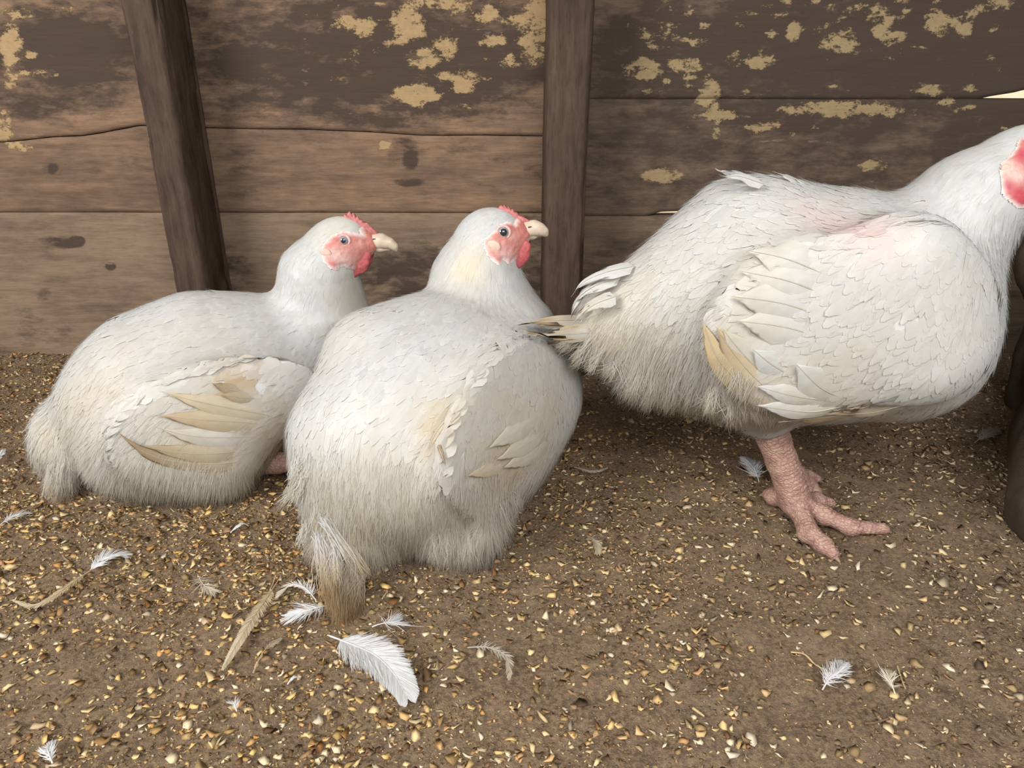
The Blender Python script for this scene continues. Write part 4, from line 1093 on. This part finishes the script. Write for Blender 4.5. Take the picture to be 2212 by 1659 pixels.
def leg(hen, top, ankle, toes, hallux, r):
    """shank with scutes, three front toes and a short hind toe, claws as sub-parts"""
    w = Blob()
    t, a = np.array(top), np.array(ankle)
    w.cone(t, r * 1.12, t * .55 + a * .45, r * .93, .006); w.cone(t * .55 + a * .45, r * .93, a, r * 1.05, .006)
    tips = []
    for pts in toes + [hallux]:
        P = [a + [0, 0, -0.002]] + [np.array(p) for p in pts]; m = len(P) - 1
        for i in range(m):
            r0, r1 = r * (.66 - .30 * i / m), r * (.66 - .30 * (i + 1) / m)
            w.cone(P[i], r0, P[i + 1], r1, .006)
            if i: w.ball(P[i] - [0, 0, r0 * .2], r0 * 0.98, .005)
        tips.append((P[-2], P[-1], r * .36))
    lo, hi = w.bbox(.006); v, f = surface_nets(w, lo, hi, .0012); v = w.project(v, 0, 1)
    # scutes: overlapping plates that ring shank and toes
    def ring(v):
        d = np.linalg.norm(v - a, axis=1); n = w.grad(v)
        front = np.clip(n[:, 0] * .6 - n[:, 1] * .5 + n[:, 2] * .5 + .25, 0, 1)
        s = (d / .0040) % 1.0
        return n, (s ** .6) * .0017 * front + .0008 * (fbm(v * 300, 3) - .5)
    n, h = ring(v); v = v + n * h[:, None]
    L = new_mesh_object('leg', v, f, M['shank'], hen.root, True)
    L['label'] = 'scaly pink leg'
    for p0, p1, rr in tips:
        d = norm(p1 - p0); q = p1 + d * .010 - np.array([0, 0, .004]); q[2] = max(q[2], .003)
        blob_object('claw', Blob().cone(p1 + d * rr * .3, rr * .62, q, rr * .18, .002), .001, M['claw'], L)
    return L
leg(hen3, at(1662, 925, .672), on_floor(1718, 1082, .022),
    [[on_floor(1775, 1112, .013), on_floor(1835, 1138, .009), on_floor(1905, 1142, .008)], [on_floor(1745, 1150, .011), on_floor(1775, 1175, .008), on_floor(1798, 1196, .006)], [on_floor(1760, 1082, .013), on_floor(1800, 1075, .009), on_floor(1840, 1080, .007)][:1] + [on_floor(1790, 1088, .008)]],
    [on_floor(1672, 1072, .014), on_floor(1658, 1068, .012)], .0155)
leg(hen3, at(1650, 915, .765), on_floor(1718, 1036, .018),
    [[on_floor(1745, 1048, .012), on_floor(1764, 1062, .009)], [on_floor(1736, 1056, .011), on_floor(1748, 1072, .008)], [on_floor(1740, 1030, .012), on_floor(1762, 1034, .009)]],
    [on_floor(1702, 1036, .013), on_floor(1694, 1034, .011)], .0130)

# ================================================================== SMALL THINGS ON THE FLOOR
def floor_pts(pts, lift):
    out = []
    for x, y in pts:
        p = on_floor(x, y, 0.004); p[2] = ground_z(p[:1], p[1:2])[0] + lift; out.append(p)
    return np.array(out)
def loose_feather(label, pts, width, tint, tip, downy=0.4, lift=0.006, group='moulted feathers on the litter', bare=0.12, dens=1.0, shaft=0.0006, one_sided=None):
    """a moulted feather: shaft plus every barb as a fine ribbon; downy barbs splay near the base"""
    P = resample(floor_pts(pts, lift), 40)
    P[:, 2] += 0.004 * np.sin(np.linspace(0, np.pi, 40))
    tt = norm(np.gradient(P, axis=0)); up = np.tile([0, 0, 1.0], (40, 1)); s = norm(np.cross(up, tt)); up = norm(np.cross(tt, s))
    root = empty('feather', P[0]); tag(root, label, 'feather', group)
    L = np.linalg.norm(np.diff(P, axis=0), axis=1).sum()
    nb = int(L / 0.00042 * dens)
    parts = []
    for side in (-1, 1):
        u = np.sort(rng.uniform(bare, 1.0, nb)); k = u * 39; i0 = np.minimum(k.astype(int), 38); fr = (k - i0)[:, None]
        c = P[i0] * (1 - fr) + P[i0 + 1] * fr; t_ = norm(tt[i0] * (1 - fr) + tt[i0 + 1] * fr); s_ = s[i0] * side; n_ = up[i0]
        ub = (u - bare) / (1 - bare)
        env = np.interp(ub, [0, .12, .45, .8, .95, 1.0], [.55, .95, 1.0, .85, .5, .22])
        dn = downy * np.clip(1 - ub * 1.3, 0.06, 1)
        ln = 0.5 * width * env * (1 + dn * rng.normal(0, .5, nb)) * (1.0 if one_sided in (None, side) else 0.35)
        ang = np.interp(ub, [0, .5, 1], [.95, .72, .35]) + dn * rng.normal(0, .45, nb)
        d0 = s_ * np.sin(ang)[:, None] + t_ * np.cos(ang)[:, None]
        q = np.linspace(0, 1, 5)[None, :, None]
        curl = (t_ * (0.35 + dn[:, None] * rng.normal(0, .5, (nb, 1))) + n_ * (dn[:, None] * rng.normal(.25, .4, (nb, 1)) - .12))
        path = c[:, None] + ln[:, None, None] * (d0[:, None] * q + curl[:, None] * q * q * .6)
        gz = ground_z(path[..., 0], path[..., 1]) + .0012; path[..., 2] = np.maximum(path[..., 2], gz)
        tb = norm(np.gradient(path, axis=1)); nn = np.broadcast_to(n_[:, None], path.shape)
        w0 = 0.0011 - 0.0006 * np.clip(dn, 0, 1)
        ci = np.asarray(tint)[None] * (1 - ub[:, None]) + np.asarray(tip)[None] * ub[:, None]
        ci = ci * rng.uniform(.88, 1.08, (nb, 1))
        parts.append(strands(path, tb, nn, np.full(nb, 1.0) * w0 * rng.uniform(.8, 1.3, nb), np.clip(ci, 0, .92)))
    V, Fq, C, Nn = joined(parts)
    vane = new_mesh_object('vane', V, Fq, M['feather'], root, True, C)
    # shaft
    r = shaft * np.linspace(1, .3, 40); V = []
    for a in np.linspace(0, 2 * np.pi, 6, endpoint=False):
        V.append(P + up * (np.sin(a) * r + .0003)[:, None] + s * (np.cos(a) * r)[:, None])
    V = np.stack(V, 1).reshape(-1, 3); Fq = []
    for k in range(39):
        for j in range(6): Fq.append((k * 6 + j, k * 6 + (j + 1) % 6, k * 6 + 6 + (j + 1) % 6, k * 6 + 6 + j))
    Fq.append(tuple(range(5, -1, -1))); Fq.append(tuple(39 * 6 + j for j in range(6)))
    c = np.tile(np.clip(np.asarray(tint) * 1.06, 0, .95), (len(V), 1))
    new_mesh_object('shaft', V, Fq, M['feather'], root, True, c)
    return root
FW = np.array([.80, .80, .81]); FT = np.array([.60, .48, .31]); FG = np.array([.62, .58, .52])
loose_feather('largest moulted feather, broad and white, in front of the brown tail tuft', [(712, 1382), (760, 1405), (815, 1440), (855, 1480), (880, 1522)], .042, FW, FW * .98, .40, .008, dens=3.6, shaft=.0009)
loose_feather('fluffy white feather touching the left side of the brown tail tuft', [(708, 1315), (675, 1330), (640, 1338), (622, 1340)], .026, FW, FW * .95, .9, .006)
loose_feather('small cream curled feather just above the fluffy white one', [(684, 1304), (660, 1285), (628, 1277), (602, 1298)], .018, FW, (.75, .66, .5), .8, .006, one_sided=-1)
loose_feather('long tan frayed feather lying aslant left of the brown tail tuft', [(608, 1248), (575, 1310), (535, 1375), (483, 1448)], .016, FT, (.74, .66, .52), .35, .005, bare=.22)
loose_feather('thin tan quill with a small plume below the long tan feather', [(548, 1460), (570, 1425), (590, 1400), (607, 1383)], .008, FT, FG, .5, .004, bare=.55)
loose_feather('tiny white tuft with a bare pointed quill above the largest feather', [(805, 1361), (826, 1361), (840, 1358), (858, 1350)], .026, FW, FW, 1.3, .006, bare=.45)
loose_feather('white rounded feather tip at the end of the long curled tan one', [(196, 1232), (220, 1218), (245, 1206), (272, 1202)], .026, FW, FW, .4, .004, bare=.03)
loose_feather('long curled tan feather at the far left of the floor', [(198, 1232), (160, 1262), (120, 1292), (75, 1310), (30, 1298)], .011, FT * 1.1, (.70, .62, .46), .5, .004)
loose_feather('faint wisp of down below the left sitting chicken', [(430, 1245), (436, 1262), (445, 1272), (462, 1280)], .022, (.66, .6, .52), (.6, .52, .4), 1.4, .004, dens=.5)
loose_feather('dull curved feather on the litter right of the largest feather', [(1010, 1405), (1055, 1412), (1095, 1430), (1100, 1470)], .012, FG * .9, (.6, .5, .36), .9, .004, dens=.6)
loose_feather('white downy feather on the litter at the lower right', [(1776, 1492), (1790, 1475), (1806, 1458), (1826, 1432)], .020, FW, FW, .9, .006)
loose_feather('small cream curl of down right of the white downy feather', [(1934, 1498), (1922, 1480), (1918, 1465), (1930, 1452)], .014, (.8, .74, .62), (.78, .7, .56), 1.0, .005)
loose_feather('bright white feather cut by the lower left edge of the photo', [(118, 1662), (112, 1645), (108, 1628), (116, 1606)], .014, FW, FW, .7, .007)
loose_feather('grey white feather standing behind the leg of the right chicken', [(1638, 1052), (1630, 1035), (1618, 1015), (1606, 994)], .026, (.72, .74, .78), (.7, .72, .76), .9, .010)
loose_feather('tiny white sliver of feather between the two sitting chickens', [(497, 1146), (512, 1139), (524, 1134), (536, 1132)], .006, FW, FW * .95, .4, .004)
loose_feather('pale wisp of feather near the left edge under the left chicken', [(2, 1134), (22, 1124), (42, 1116), (60, 1108)], .018, (.68, .66, .64), (.66, .64, .62), 1.0, .004, dens=.6)
loose_feather('white feather sliver cut by the left edge of the photo', [(-14, 1002), (-4, 994), (4, 984), (10, 968)], .010, FW, FW, .5, .005)
loose_feather('grey feather in the shade right of the standing chicken', [(2105, 957), (2125, 948), (2140, 940), (2156, 926)], .022, (.5, .46, .43), (.46, .42, .4), .8, .005)
loose_feather('thin dull wisp on the litter right of the middle chicken', [(1240, 1010), (1268, 1022), (1290, 1022), (1312, 1012)], .008, (.6, .54, .46), (.55, .48, .4), .6, .004)
loose_feather('frayed tan wisp below the thin dull one', [(1268, 1160), (1280, 1172), (1288, 1182), (1292, 1198)], .014, (.56, .47, .34), (.5, .42, .3), 1.0, .004, dens=.6)
loose_feather('little white fleck of down near the lower left', [(512, 1540), (509, 1534), (508, 1526), (512, 1520)], .010, FW, FW, 1.0, .004)
loose_feather('small flat white sliver left of the largest feather', [(622, 1478), (631, 1474), (638, 1470), (648, 1465)], .004, FW, FW * .96, .1, .003)

M['straw'] = mat_simple('dry_straw', (0.46, 0.34, 0.17), 0.7, 0.25, 200, 0.3, 0.2)
M['twig'] = mat_simple('brown_twig', (0.17, 0.105, 0.062), 0.8, 0.2, 150, 0.3, 0.3)
def stem(name, label, pts, r, mat, lift=.003):
    P = resample(floor_pts(pts, lift), 18); tt = norm(np.gradient(P, axis=0)); s = norm(np.cross(tt, [0, 0, 1.0])); up = norm(np.cross(s, tt))
    rr = r * (1 + .25 * (rng.random(18) - .5)) * np.interp(np.linspace(0, 1, 18), [0, .9, 1], [1, .8, .35]); V = []
    for a in np.linspace(0, 2 * np.pi, 8, endpoint=False): V.append(P + up * (np.sin(a) * rr)[:, None] + s * (np.cos(a) * rr)[:, None])
    V = np.stack(V, 1).reshape(-1, 3); Fq = []
    for k in range(17):
        for j in range(8): Fq.append((k * 8 + j, k * 8 + (j + 1) % 8, k * 8 + 8 + (j + 1) % 8, k * 8 + 8 + j))
    Fq += [tuple(range(7, -1, -1)), tuple(17 * 8 + j for j in range(8))]
    tag(new_mesh_object(name, V, Fq, mat, None, True), label, 'straw', 'bits of straw and twig on the litter')
stem('straw', 'short yellow straw on the litter near the lower middle', [(1496, 1532), (1508, 1541), (1521, 1551)], .0011, M['straw'])
stem('straw', 'pale curved straw ending at the white downy feather', [(1708, 1408), (1738, 1412), (1762, 1432), (1792, 1446)], .0007, M['straw'])
stem('straw', 'thin upright straw right of the small cream curl', [(1940, 1432), (1948, 1456), (1958, 1482)], .0006, M['straw'])
stem('twig', 'brown bent twig on the litter at the lower right', [(1868, 1562), (1892, 1558), (1922, 1546)], .0009, M['twig'])
stem('straw', 'thin straw beside the quill of the long tan feather', [(596, 1243), (590, 1258), (584, 1275)], .0006, M['straw'])
stem('straw', 'small pale straw under the middle chicken', [(826, 1296), (832, 1285), (838, 1276)], .0007, M['straw'])

# ------------------------------------------------------------------ the brown bulk at the right edge
def mat_sack():
    t = NT('dusty_brown_sacking')
    p = t.geo()
    w1 = t.n('ShaderNodeTexWave'); w1.inputs['Scale'].default_value = 160; w1.inputs['Distortion'].default_value = 1.5; t.l(p, w1.inputs['Vector'])
    w2 = t.n('ShaderNodeTexWave', bands_direction='Z'); w2.inputs['Scale'].default_value = 160; w2.inputs['Distortion'].default_value = 1.5; t.l(p, w2.inputs['Vector'])
    h = t.math('ADD', w1.outputs['Fac'], w2.outputs['Fac'])
    c = t.ramp(t.noise(p, 14, 5), [(0.3, (0.045, 0.033, 0.025)), (0.7, (0.095, 0.070, 0.052))])
    return t.done(t.principled(c, 0.9, 0.1, t.bump(h, 0.25, 0.001)))
sk = Blob()
sk.ell(at(2430, 860, .86), (.105, .15, .19), 10, 0, 0, .05)
sk.cone(at(2350, 560, .95), .08, at(2370, 440, .97), .06, .05)
sk.cone(on_floor(2420, 1080, .05), .095, on_floor(2400, 960, .06), .10, .05)
lo, hi = sk.bbox(.02); lo[2] = max(lo[2], -.01)
v, f = surface_nets(sk, lo, hi, .006)
n = sk.grad(v); v = v + n * (.022 * (fbm(v * np.array([14, 14, 9]), 4) - .5) - .010 * np.abs(np.sin(np.arctan2(v[:, 1] - .86, v[:, 0] - .80) * 7 + 4 * fbm(v * 9, 3))) ** 5)[:, None]
tag(new_mesh_object('sack', v, f, mat_sack(), None, True), 'dim brown sack slumped against the wall at the right edge', 'sack')
